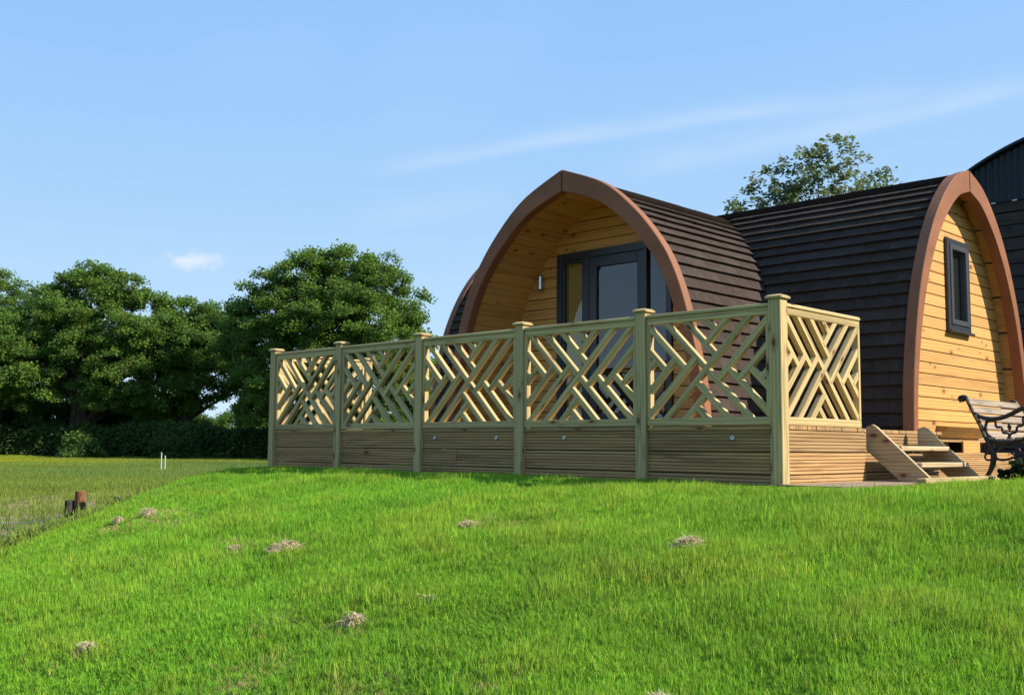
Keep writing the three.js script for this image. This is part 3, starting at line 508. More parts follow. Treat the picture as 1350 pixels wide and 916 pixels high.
// ---------------------------------------------------------------- barn
{
  const barn = thing('barn', 'dark round roofed barn with corrugated gable standing behind the pod', 'barn', { at: [-1.4, 0, -13.6] });
  const sheet = std({ color: rgb(0.013, 0.017, 0.021), roughness: 0.65, metalness: 0.1 }), boards = variants({ color: rgb(0.060, 0.044, 0.034), map: W.deck, roughness: 0.95 }, 4, 0.5, 21), galv = std({ color: rgb(0.62, 0.65, 0.66), roughness: 0.5, metalness: 0.4 });
  const half = 3.3, eave = 4.80, rise = 1.25, Rr = (half * half + rise * rise) / (2 * rise), yc = eave + rise - Rr, arcY = (x) => yc + Math.sqrt(Rr * Rr - x * x), r = rng(606);
  for (let a = -half; a < half - 0.01; a += 1.0) {
    const b = Math.min(a + 0.985, half), n = 40, pos = [], uv = []; const Z = (x) => 0.018 * Math.sin((x + half) * 2 * Math.PI / 0.12);
    for (let i = 0; i < n; i++) { const x0 = lerp(a, b, i / n), x1 = lerp(a, b, (i + 1) / n), Q = [[x0, eave, Z(x0)], [x1, eave, Z(x1)], [x1, Math.max(eave, arcY(Math.min(x1, half)) - 0.03), Z(x1)], [x0, Math.max(eave, arcY(Math.max(x0, -half)) - 0.03), Z(x0)]]; for (const k of [0, 1, 2, 0, 2, 3]) { pos.push(...Q[k]); uv.push(Q[k][0], Q[k][1]); } }
    part(barn, 'gable_sheet', fromTris(pos, uv), sheet);
  }
  { const n = 40, poly = [], inn = []; for (let i = 0; i <= n; i++) { const x = lerp(-half - 0.15, half + 0.15, i / n), y = yc + Math.sqrt(Rr * Rr - x * x); poly.push([x, y + 0.05]); inn.push([x, y]); } part(barn, 'roof', prism([...poly, ...inn.reverse()], -14, 0.12, (a, b, t) => [a, b, t]), sheet); }
  for (let y = 0, k = 0; y < eave - 0.1; y += 0.242, k++) part(barn, 'wall_board', cbox(2 * half - 0.1, 0.222, 0.03, 0.004, r() * 2, r()), pick(boards, r), [r() * 0.04, y + 0.12, -0.06 + (r() - 0.5) * 0.02]);
  for (const s of [-1, 1]) { part(barn, 'side_wall', cbox(0.06, eave, 13.8, 0.005), boards[1], [s * (half - 0.06), eave / 2, -7]); part(barn, 'post', cbox(0.2, eave + 0.2, 0.2, 0.01), boards[0], [s * (half - 0.15), eave / 2 - 0.1, -0.2]); }
  part(barn, 'back_wall', cbox(2 * half - 0.2, eave, 0.06, 0.005), boards[2], [0, eave / 2, -13.8]); part(barn, 'eaves_beam', cbox(2 * half - 0.2, 0.16, 0.10, 0.006), boards[0], [0, eave - 0.09, -0.115]);
  for (let k = 0; k < 18; k++) part(barn, 'bracket', cbox(0.06 + r() * 0.04, 0.022, 0.012, 0.003), galv, [-half + 0.25 + k * 0.355 + (r() - 0.5) * 0.16, eave - 0.012, 0.03]);
  const twin = barn.clone(); twin.name = numbered('barn'); twin.position.x += 2 * half + 0.35; twin.userData = { label: 'second dark round roofed barn adjoining the first, mirrored in the gable window', category: 'barn', group: 'round roofed barns' }; barn.userData.group = 'round roofed barns'; scene.add(twin);
}

// ---------------------------------------------------------------- trees
const leafGreen = (r, g, b) => new THREE.MeshPhysicalMaterial({ color: rgb(r, g, b), roughness: 1, transmission: 0.45, thickness: 0, specularIntensity: 0.25 });
const barkMat = std({ color: rgb(0.14, 0.115, 0.085), map: bark, roughness: 1 });
function leafClump(seed, n, rad, size) {   // a spray of small bent leaves
  const r = rng(seed), pos = [], v = new THREE.Vector3(), q = new THREE.Quaternion(), e = new THREE.Euler();
  for (let i = 0; i < n; i++) {
    const c = new THREE.Vector3(r() - 0.5, (r() - 0.5) * 0.7, r() - 0.5).multiplyScalar(2 * rad), s = size * (0.65 + 0.7 * r()), w = s * 0.36;
    q.setFromEuler(e.set((r() - 0.5) * 1.9, r() * 6.283, (r() - 0.5) * 1.9));
    const P = (x, y, z) => { v.set(x, y, z).applyQuaternion(q).add(c); return [v.x, v.y, v.z]; };
    const A = P(0, 0, -s / 2), B = P(w, s * 0.07, 0), C = P(0, 0, s / 2), D = P(-w, s * 0.07, 0);
    pos.push(...A, ...B, ...C, ...A, ...C, ...D);
  }
  return fromTris(pos);
}
function leaves(parent, name, geo, mat, spots, seed, tint) {
  const r = rng(seed), m = new THREE.InstancedMesh(geo, mat, spots.length), M = new THREE.Matrix4(), q = new THREE.Quaternion(), e = new THREE.Euler(), c = new THREE.Color();
  spots.forEach(([x, y, z, s, t = 0], i) => { q.setFromEuler(e.set((r() - 0.5) * 0.9, r() * 6.283, (r() - 0.5) * 0.9)); const k = s * (0.75 + 0.5 * r()); m.setMatrixAt(i, M.compose(new THREE.Vector3(x, y, z), q, new THREE.Vector3(k, k, k))); const b = 0.78 + 0.44 * r() + t; c.setRGB(b * (1 + (r() - 0.5) * tint), b, b * (1 + (r() - 0.5) * 0.3)); m.setColorAt(i, c); });
  m.name = name; m.userData.kind = 'stuff'; parent.add(m); return m;
}
const RIGHT = new THREE.Vector3(0.7126, 0, -0.7016), AWAY = new THREE.Vector3(-0.7016, 0, -0.7126);
const clumpA = leafClump(1, 22, 0.24, 0.14), clumpB = leafClump(2, 12, 0.22, 0.17), clumpFine = leafClump(7, 8, 0.10, 0.115);
// lobes: [lateral, height, depth, radius] in metres about the trunk foot; each lobe carries smaller ones
function broadleaf(name, label, base, lobes, { seed, trunkR = 0.45, mat, clump = clumpA, per = 62, ss = 0.52, lean = [0, 0], groupName, crownH = 3.2, sub = 11, category = 'tree', cs = 1, limbs = true, flat = 0.72 }) {
  const r = rng(seed), t = thing(name, label, category, { at: [base[0], base[1] - 0.25, base[2]], group: groupName });
  const loc = (l, h, d) => new THREE.Vector3().addScaledVector(RIGHT, l).addScaledVector(AWAY, d).setY(h);
  const geos = [], top = Math.max(...lobes.map((l) => l[1])) * 0.82;
  geos.push(taperTube([loc(0, -0.2, 0), loc(lean[0] * 0.25, crownH * 0.5, 0), loc(lean[0] * 0.6, crownH, lean[1] * 0.5), loc(lean[0], top * 0.75, lean[1]), loc(lean[0] * 1.2, top, lean[1])], [trunkR * 1.25, trunkR, trunkR * 0.85, trunkR * 0.5, trunkR * 0.12], 9, 16));
  const spots = [];
  for (const [l, h, d, R] of lobes) {
    const c = loc(l, h, d), hs = clamp(h * 0.45, crownH * 0.7, top * 0.8), s0 = loc(lean[0] * clamp(hs / top, 0, 1), hs, 0);
    if (limbs) geos.push(taperTube([s0, s0.clone().lerp(c, 0.45).add(new THREE.Vector3((r() - 0.5) * 0.7, 0.25 + r() * 0.4, (r() - 0.5) * 0.7)), c.clone().lerp(s0, 0.12)], [trunkR * 0.36, trunkR * 0.2, trunkR * 0.07], 6, 8));
    const ns = Math.round(sub * R * R), q0 = new THREE.Vector3();
    for (let k = 0; k < ns; k++) {   // flattened sprays of twigs through the outer part of the lobe
      const a = r() * 6.283, u = r() * 1.85 - 0.85, q = Math.sqrt(Math.max(0, 1 - u * u)), f = 0.30 + 0.77 * Math.pow(r(), 0.6), sx = Math.cos(a) * q * R * f, sy = u * R * f * flat * 1.15, sz = Math.sin(a) * q * R * f, sr = ss * (0.55 + 0.75 * r()), tn = (r() - 0.5) * 0.3, tilt = (r() - 0.5) * 0.9, ta = r() * 6.283;
      const n = Math.round(per * sr * sr);
      for (let i = 0; i < n; i++) { const b = r() * 6.283, rad = sr * Math.sqrt(r()), x = Math.cos(b) * rad, z = Math.sin(b) * rad, y = (r() - 0.5) * sr * 0.55 - rad * rad / sr * 0.3 + (x * Math.cos(ta) + z * Math.sin(ta)) * tilt * 0.6; spots.push([c.x + sx + x, c.y + sy + y, c.z + sz + z, cs, tn]); }
    }
  }
  part(t, 'trunk', merge(geos), barkMat);
  leaves(t, 'crown', clump, mat, spots, seed + 9, 0.3);
  return t;
}
const oakLeaf = leafGreen(0.130, 0.222, 0.030), oakLeaf2 = leafGreen(0.110, 0.196, 0.030), greyLeaf = leafGreen(0.16, 0.20, 0.085), hedgeLeaf = leafGreen(0.075, 0.130, 0.024);
const gy = (x, z) => groundH(x, z);
const at = (x, z) => [x, gy(x, z), z];
{
  const G = 'oak trees along the hedge';
  broadleaf('oak_tree', 'big domed oak whose crown rises behind the lattice rails', at(-46.4, -29.1), [
    [-4.6, 8.3, 0, 1.5], [-5.3, 6.9, 0.6, 1.1], [-3.3, 9.8, 0.4, 1.7], [-1.3, 10.9, -0.5, 1.9], [0.9, 11.2, 0.3, 1.9], [2.9, 10.7, -0.4, 1.8], [4.4, 9.2, 0.5, 1.7], [5.2, 7.6, 0, 1.3], [5.0, 6.0, -0.6, 1.5], [4.5, 4.6, 0.6, 1.6], [-3.2, 7.2, -1.4, 1.6], [-1.2, 8.6, -2.2, 1.9], [1.3, 8.9, -2.4, 2.0], [3.2, 7.6, -1.8, 1.9], [1.7, 6.0, -2.0, 1.8], [-0.7, 5.9, -2.2, 1.7], [-2.8, 5.0, -1.6, 1.8], [-4.5, 5.0, 0.2, 1.3], [3.4, 5.2, -2.0, 1.7], [0.4, 4.0, -1.4, 1.6], [3.2, 3.2, -0.8, 1.5], [-1.9, 3.3, 0.2, 1.5], [-4.2, 3.3, 0.6, 1.4], [0.0, 8.6, 2.4, 2.2], [2.8, 7.4, 2.3, 1.9], [-2.8, 7.0, 2.2, 1.7], [5.6, 3.6, 0.9, 1.3]], { seed: 41, trunkR: 0.5, mat: oakLeaf, groupName: G });
  broadleaf('oak_tree', 'broad oak with a dark ivied trunk standing in the middle of the hedge', at(-61.2, -21.5), [
    [0.2, 10.8, 0, 1.9], [-1.8, 10.0, 0.3, 1.7], [2.2, 10.3, -0.2, 1.7], [4.0, 9.4, 0.3, 1.6], [-3.7, 8.6, 0.2, 1.6], [5.5, 8.6, 0, 1.4], [-0.6, 8.8, -1.9, 1.8], [2.0, 8.3, -2.0, 2.0], [4.4, 7.2, -1.6, 1.8], [-2.9, 6.9, -1.4, 1.5], [6.2, 6.9, 0.2, 1.4], [0.6, 6.6, -2.3, 1.6], [3.0, 5.6, -2.0, 1.8], [5.4, 5.2, -1.0, 1.5], [-4.4, 7.4, 0.8, 1.3], [1.7, 4.3, -1.7, 1.5], [3.9, 3.8, -0.9, 1.5], [-0.2, 7.4, 2.3, 2.0], [3.1, 7.2, 2.3, 2.0], [-1.6, 4.4, 0.7, 1.2], [5.6, 3.4, 0.7, 1.3]], { seed: 52, trunkR: 0.75, mat: oakLeaf, groupName: G, lean: [-0.2, 0] });
  broadleaf('oak_tree', 'leaning oak with slim trunk between the ivied oak and the big domed oak', at(-58.0, -26.2), [
    [0.8, 9.0, 0, 1.6], [2.3, 8.8, -0.4, 1.5], [3.6, 7.9, 0.2, 1.4], [-0.5, 8.3, -1.1, 1.6], [1.4, 7.0, -1.9, 1.7], [3.0, 6.2, -1.4, 1.6], [4.5, 6.4, 0.3, 1.3], [-0.4, 5.8, -1.6, 1.5], [1.4, 4.9, -1.5, 1.4], [3.5, 4.4, -0.4, 1.2], [0.6, 3.6, -0.5, 1.1], [1.6, 7.0, 2.0, 1.8], [4.8, 4.9, 1.0, 1.0]], { seed: 63, trunkR: 0.4, mat: oakLeaf2, groupName: G, lean: [0.7, 0] });
  broadleaf('oak_tree', 'low spreading oak with a bare limb at the edge of the field', at(-63.2, -16.8), [
    [-0.6, 7.6, -0.4, 1.7], [1.6, 7.2, -1.0, 1.6], [-2.6, 7.9, 0.2, 1.7], [3.0, 6.4, -0.8, 1.4], [-1.0, 5.9, -2.0, 1.8], [1.3, 5.3, -2.2, 1.7], [3.2, 4.7, -1.5, 1.4], [-3.0, 5.6, -1.4, 1.7], [-1.6, 3.9, -2.0, 1.6], [1.2, 3.5, -1.4, 1.3], [-3.4, 3.4, -1.0, 1.5], [0, 6.4, 1.9, 1.9], [-4.4, 6.8, 0.5, 1.6]], { seed: 74, trunkR: 0.45, mat: oakLeaf, groupName: G, lean: [-0.4, 0] });
  broadleaf('ash_tree', 'thin greyish tree showing over the low spreading oak', at(-78, -20), [
    [-1.5, 12.6, 0, 1.9], [0.6, 12.4, 0.5, 1.9], [2.4, 11.4, 0, 1.7], [-3.0, 11.2, 0, 1.8], [-0.4, 10.6, -1.2, 1.8], [1.6, 9.4, -1.0, 1.8], [-2.4, 8.8, 0, 1.9], [3.2, 9.0, 0.8, 1.6], [-0.2, 7.6, 0.4, 1.7]], { seed: 85, trunkR: 0.35, mat: oakLeaf, per: 40 });
  broadleaf('ash_tree', 'airy tree between the low spreading oak and the ivied oak', at(-74, -24.5), [
    [0, 11.0, 0, 1.8], [1.8, 10.0, 0, 1.6], [-1.8, 9.8, 0, 1.7], [0.2, 8.4, -1, 1.8], [2.4, 7.4, 0, 1.6], [-2.2, 7.0, 0, 1.6], [0.2, 5.6, 0, 1.7]], { seed: 86, trunkR: 0.35, mat: oakLeaf2, per: 50 });
  // bushes and young trees beneath and behind
  const H = 'bushes growing up through the hedge'; let k = 0;
  const bushes = [[-66.5, -15.2, 3.2, 'leafy bush under the low spreading oak'], [-64.5, -19.8, 2.9, 'bush beside the trunk of the low spreading oak'], [-62.8, -21.2, 2.6, 'bush just short of the ivied oak trunk'], [-59.5, -25.2, 3.0, 'bush between the ivied trunk and the slim leaning trunk'], [-55.2, -29.5, 2.2, 'bush beyond the slim leaning trunk'], [-49.0, -31.4, 3.4, 'rounded bush at the near end of the hedge'], [-46.5, -34.2, 3.2, 'rounded bush behind the big domed oak'], [-41.5, -35.5, 3.2, 'bush seen through the far lattice bays'], [-68.5, -17.5, 4.4, 'tall thicket behind the low spreading oak'], [-66.5, -20.6, 4.6, 'tall thicket left of the ivied oak trunk'], [-64.2, -24.0, 4.3, 'tall thicket behind the ivied oak trunk'], [-61.2, -27.4, 4.0, 'thicket behind the slim leaning trunk'], [-71, -13.5, 4.2, 'thicket at the far end of the hedge'], [-56.8, -19.6, 1.7, 'low leafy bush in front of the hedge below the ivied oak'], [-53.0, -23.4, 1.9, 'low leafy bush in front of the hedge below the slim trunk'], [-60.5, -15.0, 1.5, 'low leafy bush in front of the hedge below the low spreading oak']];
  for (const [x, z, h, lab] of bushes) { const r = rng(900 + k); broadleaf('bush', lab, at(x, z), [[0, h * 0.72, 0, h * 0.36], [-h * 0.3, h * 0.5, 0.2, h * 0.34], [h * 0.32, h * 0.52, -0.3, h * 0.34], [0.2, h * 0.3, -0.7, h * 0.34], [-h * 0.45, h * 0.25, -0.2, h * 0.28], [h * 0.45, h * 0.25, 0, h * 0.28]], { seed: 910 + 13 * k++, trunkR: 0.12, mat: k % 2 ? hedgeLeaf : oakLeaf2, groupName: H, crownH: 0.6, category: 'bush', sub: 14 }); }
  // distant trees beyond the hedge
  const D = 'distant trees beyond the field hedge'; k = 0;
  for (const [x, z, h, lab] of [[-128, -38, 8.5, 'small distant tree beyond the low spreading oak'], [-122, -54, 7.5, 'small distant tree seen past the ivied oak trunk'], [-116, -66, 6.2, 'small distant tree in the gap right of the slim trunk'], [-112, -76, 8.0, 'small distant tree behind the near hedge end'], [-104, -88, 9.0, 'small distant tree behind the big domed oak'], [-96, -100, 8.5, 'small distant tree showing through the lattice']]) { broadleaf('distant_tree', lab, at(x, z), [[0, h * 0.75, 0, h * 0.28], [-h * 0.32, h * 0.55, 0, h * 0.3], [h * 0.34, h * 0.56, 0, h * 0.3], [h * 0.1, h * 0.36, 0, h * 0.3], [-h * 0.6, h * 0.3, 0, h * 0.26], [h * 0.62, h * 0.3, 0, h * 0.26]], { seed: 1000 + 7 * k++, trunkR: 0.2, mat: oakLeaf, per: 22, groupName: D, cs: 1.6, ss: 0.75, crownH: 1.5, sub: 9 }); }
  // tree behind the pod
  broadleaf('poplar_tree', 'sparse grey green tree rising behind the pod roof ridge', at(-9.1, -17.9), [
    [-1.71, 6.29, 0.00, 0.95], [-0.99, 6.98, 0.20, 0.90], [-0.33, 7.40, -0.20, 0.84], [0.33, 7.77, 0.10, 0.78], [0.88, 7.35, 0.20, 0.84], [1.49, 6.87, 0.00, 0.78], [2.09, 6.92, 0.30, 0.56], [2.53, 7.13, 0.20, 0.47], [2.20, 6.45, 0.00, 0.67], [2.86, 7.19, 0.10, 0.34], [-0.55, 6.23, 0.00, 1.06], [0.55, 6.45, -0.30, 1.06], [-2.20, 5.60, 0.00, 0.90], [1.65, 6.02, 0.20, 0.90], [0.00, 5.28, 0.00, 1.23], [-1.21, 5.07, 0.30, 1.12], [-0.11, 8.04, 0.00, 0.34], [-1.76, 7.19, 0.00, 0.31]], { seed: 96, trunkR: 0.16, mat: greyLeaf, clump: clumpFine, per: 130, ss: 0.18, crownH: 2.5, sub: 40, flat: 0.95 });
  // shrub by the bench
  broadleaf('shrub', 'dark leafy shrub on the ground beside the bench leg', [0.78, 0.02, -2.20], [[0, 0.22, 0, 0.15], [0.10, 0.30, 0.02, 0.13], [0.16, 0.16, 0.0, 0.14], [-0.02, 0.12, 0, 0.12]], { seed: 97, trunkR: 0.012, mat: leafGreen(0.020, 0.034, 0.016), clump: leafClump(31, 8, 0.03, 0.05), per: 5200, ss: 0.045, crownH: 0.05, sub: 900, category: 'shrub', limbs: false });
}
// ---------------------------------------------------------------- hedge
{
  const h = thing('field_hedge', 'long dark clipped hedge along the far edge of the field', 'hedge'), r = rng(707), spots = [];
  const A = [-76, -6.0], B = [-34.5, -42.5], len = Math.hypot(B[0] - A[0], B[1] - A[1]), nx = (B[1] - A[1]) / len, nz = -(B[0] - A[0]) / len;
  for (let i = 0; i < 15000; i++) { const t = r(), hh = (1.1 + 1.2 * fbm(t * 30, 2, 4)) * Math.pow(r(), 0.8), w = (r() - 0.5) * (1.9 - hh * 0.4), x = lerp(A[0], B[0], t) + nx * w, z = lerp(A[1], B[1], t) + nz * w; spots.push([x, gy(x, z) + hh, z, 1.25, (fbm(t * 40, hh, 2) - 0.5) * 0.3]); }
  const stems = []; for (let i = 0; i < 90; i++) { const t = (i + r()) / 90, x = lerp(A[0], B[0], t), z = lerp(A[1], B[1], t), y = gy(x, z); stems.push(taperTube([[x, y - 0.1, z], [x + (r() - 0.5) * 0.3, y + 0.6, z + (r() - 0.5) * 0.3], [x + (r() - 0.5) * 0.6, y + 1.3, z + (r() - 0.5) * 0.6]], [0.05, 0.035, 0.01], 5, 4)); }
  part(h, 'stems', merge(stems), barkMat); leaves(h, 'foliage', clumpA, hedgeLeaf, spots, 717, 0.35);
}

// ---------------------------------------------------------------- field posts, wire and poles
{
  const r = rng(808), wood = (c) => std({ color: rgb(...c), map: bark, roughness: 1 });
  const postGeo = (h, R) => { const p = taperTube([[0, -0.25, 0], [0.004, h * 0.5, 0], [0, h, 0.004]], [R, R * 0.98, R * 0.95], 12, 6); return merge([p, moved(new THREE.CylinderGeometry(R * 0.95, R * 0.95, 0.01, 12), 0, h - 0.002, 0.004)]); };
  const put = (x, z, top, R, c, lab) => { const y = gy(x, z), t = thing('field_post', lab, 'post', { at: [x, y, z], group: 'posts of the wire fence below the bank' }); part(t, 'post', postGeo(top - y, R), wood(c)); return [x, top, z]; };
  const A = put(-8.35, 1.27, -0.44, 0.055, [0.10, 0.085, 0.065], 'dark weathered fence post beside the reddish post'), B = put(-8.28, 1.18, -0.335, 0.062, [0.36, 0.15, 0.065], 'reddish brown round fence post'), C = put(-10.4, -0.25, -0.52, 0.055, [0.055, 0.05, 0.045], 'short dark fence post farther along the wire');
  const wireM = std({ color: rgb(0.36, 0.36, 0.34), roughness: 0.6, metalness: 0.5 });
  let n = 0;
  for (const [p, q, dy, lab] of [[[-10.3, -0.62, 1.55], A, -0.16, 'upper fence wire running to the dark post'], [B, C, -0.12, 'fence wire between the reddish post and the short dark post'], [[-10.3, -0.66, 1.55], A, -0.32, 'lower fence wire running to the dark post']]) { const a = new THREE.Vector3(...p).add(new THREE.Vector3(0, dy, 0)), b = new THREE.Vector3(...q).add(new THREE.Vector3(0, dy, 0)), m = a.clone().lerp(b, 0.5); m.y -= 0.05; lone('fence_wire', taperTube([a, m, b], [0.004, 0.004], 6, 14), wireM, lab, 'wire', { group: 'wires of the field fence' }); n++; }
  for (const [x, z, h, lab] of [[-33.2, -12.5, 0.72, 'taller of two thin white poles in the field'], [-33.14, -12.62, 0.60, 'shorter of two thin white poles in the field']]) { const t = thing('field_pole', lab, 'pole', { at: [x, gy(x, z) - 0.1, z], group: 'thin white poles in the field' }); part(t, 'pole', moved(new THREE.CylinderGeometry(0.020, 0.024, h + 0.1, 10), 0, (h + 0.1) / 2, 0), std({ color: rgb(0.50, 0.47, 0.33), roughness: 0.6 })); part(t, 'tip', moved(new THREE.ConeGeometry(0.020, 0.03, 10), 0, h + 0.115, 0), std({ color: rgb(0.5, 0.48, 0.38), roughness: 0.6 })); }
}

// ---------------------------------------------------------------- grass
const inPath = (x, z) => (x < 0.57 && x > -7.3 && z < 0.012 && z > -6.6 && !(x < -6.32)) || (x < 0.57 && z < 0.03 && x > -0.02);
const proj = new THREE.Matrix4(), tmp = new THREE.Vector3();
const near = (x, y, z, m) => { tmp.set(x, y, z).applyMatrix4(camera.matrixWorldInverse); const d = -tmp.z; if (d < 1.2) return -1; const hx = d * 0.4897 + m, hy = d * 0.3322 + m; return Math.abs(tmp.x) < hx && Math.abs(tmp.y) < hy ? d : -1; };
const blade = (r, h, w, pos) => {   // one bent blade: two quads and a tip
  const a = r() * 6.283, bend = (0.05 + 0.5 * r() * r()) * h, cx = Math.cos(a), cz = Math.sin(a), b = r() * 6.283, wx = Math.cos(b) * w / 2, wz = Math.sin(b) * w / 2;
  const row = (t, k) => { const s = bend * t * t, y = h * (t - 0.18 * t * t * bend / h); return [[cx * s - wx * k, y, cz * s - wz * k], [cx * s + wx * k, y, cz * s + wz * k]]; };
  const A = row(0, 1), B = row(0.45, 0.9), C = row(0.78, 0.6), T = row(1, 0)[0];
  return [[A, B], [B, C]].flatMap(([p, q]) => [p[0], p[1], q[1], p[0], q[1], q[0]]).concat([C[0], C[1], T]);
};
function tuft(seed, n, spread, h0, h1, w) {
  const r = rng(seed), pos = [];
  for (let i = 0; i < n; i++) { const ox = (r() - 0.5) * spread, oz = (r() - 0.5) * spread; for (const p of blade(r, lerp(h0, h1, r()), w * (0.7 + 0.6 * r()))) pos.push(p[0] + ox, p[1], p[2] + oz); }
  return fromTris(pos);
}
function sow(name, geo, mat, label, spots) {
  const m = new THREE.InstancedMesh(geo, mat, spots.length), M = new THREE.Matrix4(), q = new THREE.Quaternion(), e = new THREE.Euler(), c = new THREE.Color();
  spots.forEach(([x, y, z, s, sy, a, r, g, b, tx, tz], i) => { q.setFromEuler(e.set(tx, a, tz)); m.setMatrixAt(i, M.compose(new THREE.Vector3(x, y, z), q, new THREE.Vector3(s, sy, s))); m.setColorAt(i, c.setRGB(r, g, b)); });
  m.name = numbered(name); m.userData = { label, category: 'grass', kind: 'stuff' }; scene.add(m); return m;
}
const grassMat = new THREE.MeshPhysicalMaterial({ color: rgb(0.218, 0.418, 0.022), roughness: 0.9, transmission: 0.45, thickness: 0, specularIntensity: 0.35 });
// dry straw patches: [x, z, radius, strength]
const dry = [[-0.66, 2.12, 0.10, 0.9], [-0.56, 2.03, 0.09, 0.9], [-0.46, 1.94, 0.08, 0.8], [-1.6, 2.75, 0.2, 0.45], [-2.4, 3.5, 0.25, 0.4], [0.45, 3.9, 0.2, 0.45], [-1.43, 2.94, 0.16, 0.7], [0.8, 2.22, 0.12, 0.5], [-0.74, 2.19, 0.16, 0.8], [-0.6, 2.05, 0.2, 0.6], [-0.1, 3.47, 0.15, 0.8], [-1.88, 3.0, 0.25, 0.7], [-3.86, 2.56, 0.3, 0.8], [-3.4, 2.6, 0.3, 0.6], [-1.68, 3.61, 0.2, 0.5], [-1.08, 4.21, 0.14, 0.6], [-0.1, 3.94, 0.2, 0.6], [1.64, 3.6, 0.08, 0.8], [1.94, 2.58, 0.12, 0.6], [0.99, 3.67, 0.16, 0.5], [-0.45, 3.61, 0.14, 0.7], [-0.23, 1.87, 0.15, 0.6], [-5.2, 1.9, 0.4, 0.5]];
{
  const r = rng(1234), spots = [], g = tuft(77, 17, 0.066, 0.040, 0.105, 0.0038);
  for (let i = 0; i < 560000; i++) {
    const dd = 1.6 + 12.6 * Math.pow(r(), 1.0), an = -0.7776 + (r() - 0.5) * 1.36, x = CX + Math.sin(an) * dd, z = CZ - Math.cos(an) * dd;
    if (r() > (dd < 6 ? 0.45 + 0.55 * dd / 6 : 1)) continue;
    const k = lawnW(x, z); if (k < 0.25 || inPath(x, z)) continue;
    const y = groundH(x, z), d = near(x, y, z, 0.7); if (d < 0) continue;
    if (r() > k * 1.6) continue;
    const n1 = fbm(x * 1.1, z * 1.1, 3), n2 = fbm(x * 3.1 + 9, z * 3.1, 3), n3 = fbm(x * 0.45 + 60, z * 0.45, 2);
    let s = 0.85 + 0.35 * r(), sy = (0.30 + 0.85 * n1 + 0.75 * (n2 - 0.5)) * (0.75 + 0.5 * r()) * (r() < 0.04 ? 1.5 : 1), cr = 1, cg = 1, cb = 1;
    const v = (0.62 + 0.7 * r()) * (0.84 + 0.36 * fbm(x * 1.7 + 33, z * 1.7, 3)), yl = sstep(0.45, 0.75, n2) * 0.35 + (r() < 0.06 ? 0.9 : 0) + (n3 - 0.5) * 0.5;
    cr = v * (1 + 0.75 * Math.max(yl, -0.3)); cg = v * (1 + 0.06 * yl); cb = v * (1 + 1.1 * Math.max(yl, 0));
    let st = 0; for (const [px, pz, pr, ps] of dry) { const q = Math.hypot(x - px, z - pz) / pr; if (q < 1.6) st = Math.max(st, ps * sstep(1.5, 0.3, q + (n2 - 0.5))); }
    if (r() < st * 0.85) { cr = 2.3 * v; cg = 0.95 * v; cb = 7 * v; sy *= 0.7; }
    if (z < 0.7) sy *= lerp(0.55, 1, sstep(0.0, 0.7, Math.max(z, (x - 0.5) * 0.5)));
    spots.push([x, y - 0.004, z, s, clamp(sy * 0.88, 0.26, 1.4), r() * 6.283, cr, cg, cb, (r() - 0.5) * 0.22, (r() - 0.5) * 0.22]);
  }
  sow('lawn_grass', g, grassMat, 'bright green mown grass covering the bank', spots);
}
{
  const r = rng(4321), spots = [], g = tuft(78, 26, 0.34, 0.08, 0.30, 0.009);
  const fieldMat = new THREE.MeshPhysicalMaterial({ color: rgb(0.20, 0.285, 0.070), roughness: 1, transmission: 0.35, thickness: 0, specularIntensity: 0.1 });
  for (let i = 0; i < 240000; i++) {
    const dd = 9 * Math.pow(76 / 9, r()), an = -0.7776 - 0.02 - r() * 0.66, x = CX + Math.sin(an) * dd, z = CZ - Math.cos(an) * dd;
    const k = lawnW(x, z); if (k > 0.8 || r() < k * 0.8) continue; if (x > -7.2 && z < 0.2) continue;
    const y = groundH(x, z); if (near(x, y, z, 2.5) < 0) continue;
    if (r() < bareAt(x, z) * 0.97 || Math.hypot(x + 7.9, z - 1.5) < 1.2 || Math.hypot(x + 10.2, z + 0.05) < 0.6) continue;
    const m = fbm(x * 0.04 + 20, z * 0.09, 3), n = fbm(x * 0.5, z * 0.5, 3), v = (0.55 + 0.45 * r()) * (0.75 + 0.5 * n), yl = sstep(0.5, 0.74, m) * 0.8 + sstep(49, 57, dd) * 1.3 + sstep(17, 11, dd) * 0.7, tall = sstep(0.42, 0.6, fbm(x * 0.09 + 7, z * 0.09, 2)) * sstep(60, 40, dd);
    spots.push([x, y - 0.01, z, 0.9 + 0.5 * r(), (0.22 + 0.5 * n + 0.25 * tall) * (0.6 + 0.6 * r()) * lerp(1, 0.55, sstep(46, 60, dd)) * lerp(0.42, 1, sstep(13, 21, dd)), r() * 6.283, v * (0.9 + 0.42 * yl), v * (0.95 + 0.2 * yl), v * (1.0 - 0.3 * yl), (r() - 0.5) * 0.3, (r() - 0.5) * 0.3]);
  }
  sow('field_grass', g, fieldMat, 'rough duller green grass of the flat field below the bank', spots);
}
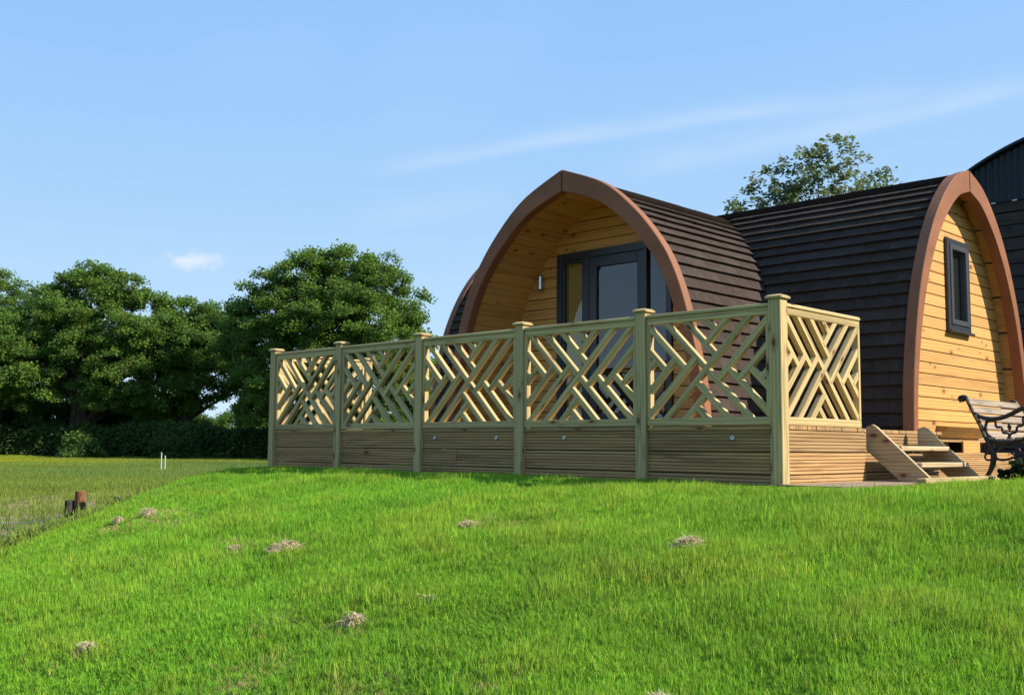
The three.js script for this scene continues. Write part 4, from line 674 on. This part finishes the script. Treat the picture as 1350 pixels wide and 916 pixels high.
// ---------------------------------------------------------------- clumps of dry cut grass lying on the lawn
{
  const strawM = variants({ color: rgb(0.47, 0.375, 0.22), roughness: 1 }, 3, 0.2, 41);
  const G = 'clumps of dry cut grass on the lawn';
  const list = [[-1.43, 2.94, 0.145, 0.085, 'largest pale clump of dry cut grass on the lawn'], [0.80, 2.22, 0.135, 0.07, 'arched clump of dry cut grass below the deck corner', 1], [-0.74, 2.19, 0.075, 0.035, 'flat clump of dry grass with a straw trail below the second bay'], [-0.10, 3.47, 0.06, 0.045, 'small knotted clump of dry grass beside a hollow'], [-1.88, 3.0, 0.05, 0.03, 'tiny clump of dry grass beside the largest clump'], [-3.86, 2.56, 0.07, 0.05, 'pale clump of dry grass at the brow of the bank'], [-3.95, 2.75, 0.05, 0.045, 'small clump of dry grass touching the brow of the bank'], [1.64, 3.60, 0.035, 0.03, 'tiny round tuft of dry grass low on the bank'], [-1.08, 4.21, 0.04, 0.035, 'round tuft of dry grass low beside the field side'], [0.10, 3.20, 0.045, 0.035, 'small clump of dry grass above the hollow']];
  list.forEach(([x, z, R0, h0, label, arch], i) => {
    const R = R0 * 0.66, h = h0 * 0.72;
    const r = rng(2000 + i), pos = [], y = groundH(x, z), n = Math.round(700 * R / 0.1);
    for (let k = 0; k < n; k++) {
      const a = r() * 6.283, q = Math.sqrt(r()) * R, lx = Math.cos(a) * q * 1.25, lz = Math.sin(a) * q * 0.8, top = h * (1 - (q / R) ** 2) * (0.4 + 0.6 * r()) + 0.035, l = 0.03 + 0.09 * r() * r(), d = r() * 6.283, up = (r() - 0.45) * 0.035, w = 0.0011;
      const P0 = [lx - Math.cos(d) * l / 2, top - up, lz - Math.sin(d) * l / 2], P1 = [lx, top + 0.012 * r(), lz], P2 = [lx + Math.cos(d) * l / 2, top + up, lz + Math.sin(d) * l / 2], sx = -Math.sin(d) * w, sz = Math.cos(d) * w;
      for (const [p, q2] of [[P0, P1], [P1, P2]]) { const A = [p[0] - sx, p[1], p[2] - sz], B = [p[0] + sx, p[1] + w * 0.6, p[2] + sz], C = [q2[0] + sx, q2[1] + w * 0.6, q2[2] + sz], D = [q2[0] - sx, q2[1], q2[2] - sz]; pos.push(...A, ...B, ...C, ...A, ...C, ...D); }
    }
    const core = new THREE.IcosahedronGeometry(1, 3), cp = core.attributes.position; for (let k = 0; k < cp.count; k++) { const vx = cp.getX(k), vy = cp.getY(k), vz = cp.getZ(k), nn = 0.75 + 0.5 * fbm(vx * 3 + i * 7, vz * 3 + vy * 2, 3); cp.setXYZ(k, vx * R * 1.1 * nn, vy * (h * 0.8) * nn + 0.02, vz * R * 0.7 * nn); }
    const m = lone('dry_grass_clump', merge([fromTris(pos), fromTris([...plain(core).attributes.position.array])]), strawM[i % 3], label, 'dry grass', { group: G }); m.position.set(x, y, z); m.rotation.y = r() * 3;
  });
}

scene.traverse((o) => { if (o.isMesh) { o.castShadow = true; o.receiveShadow = true; } });
renderer.render(scene, camera);
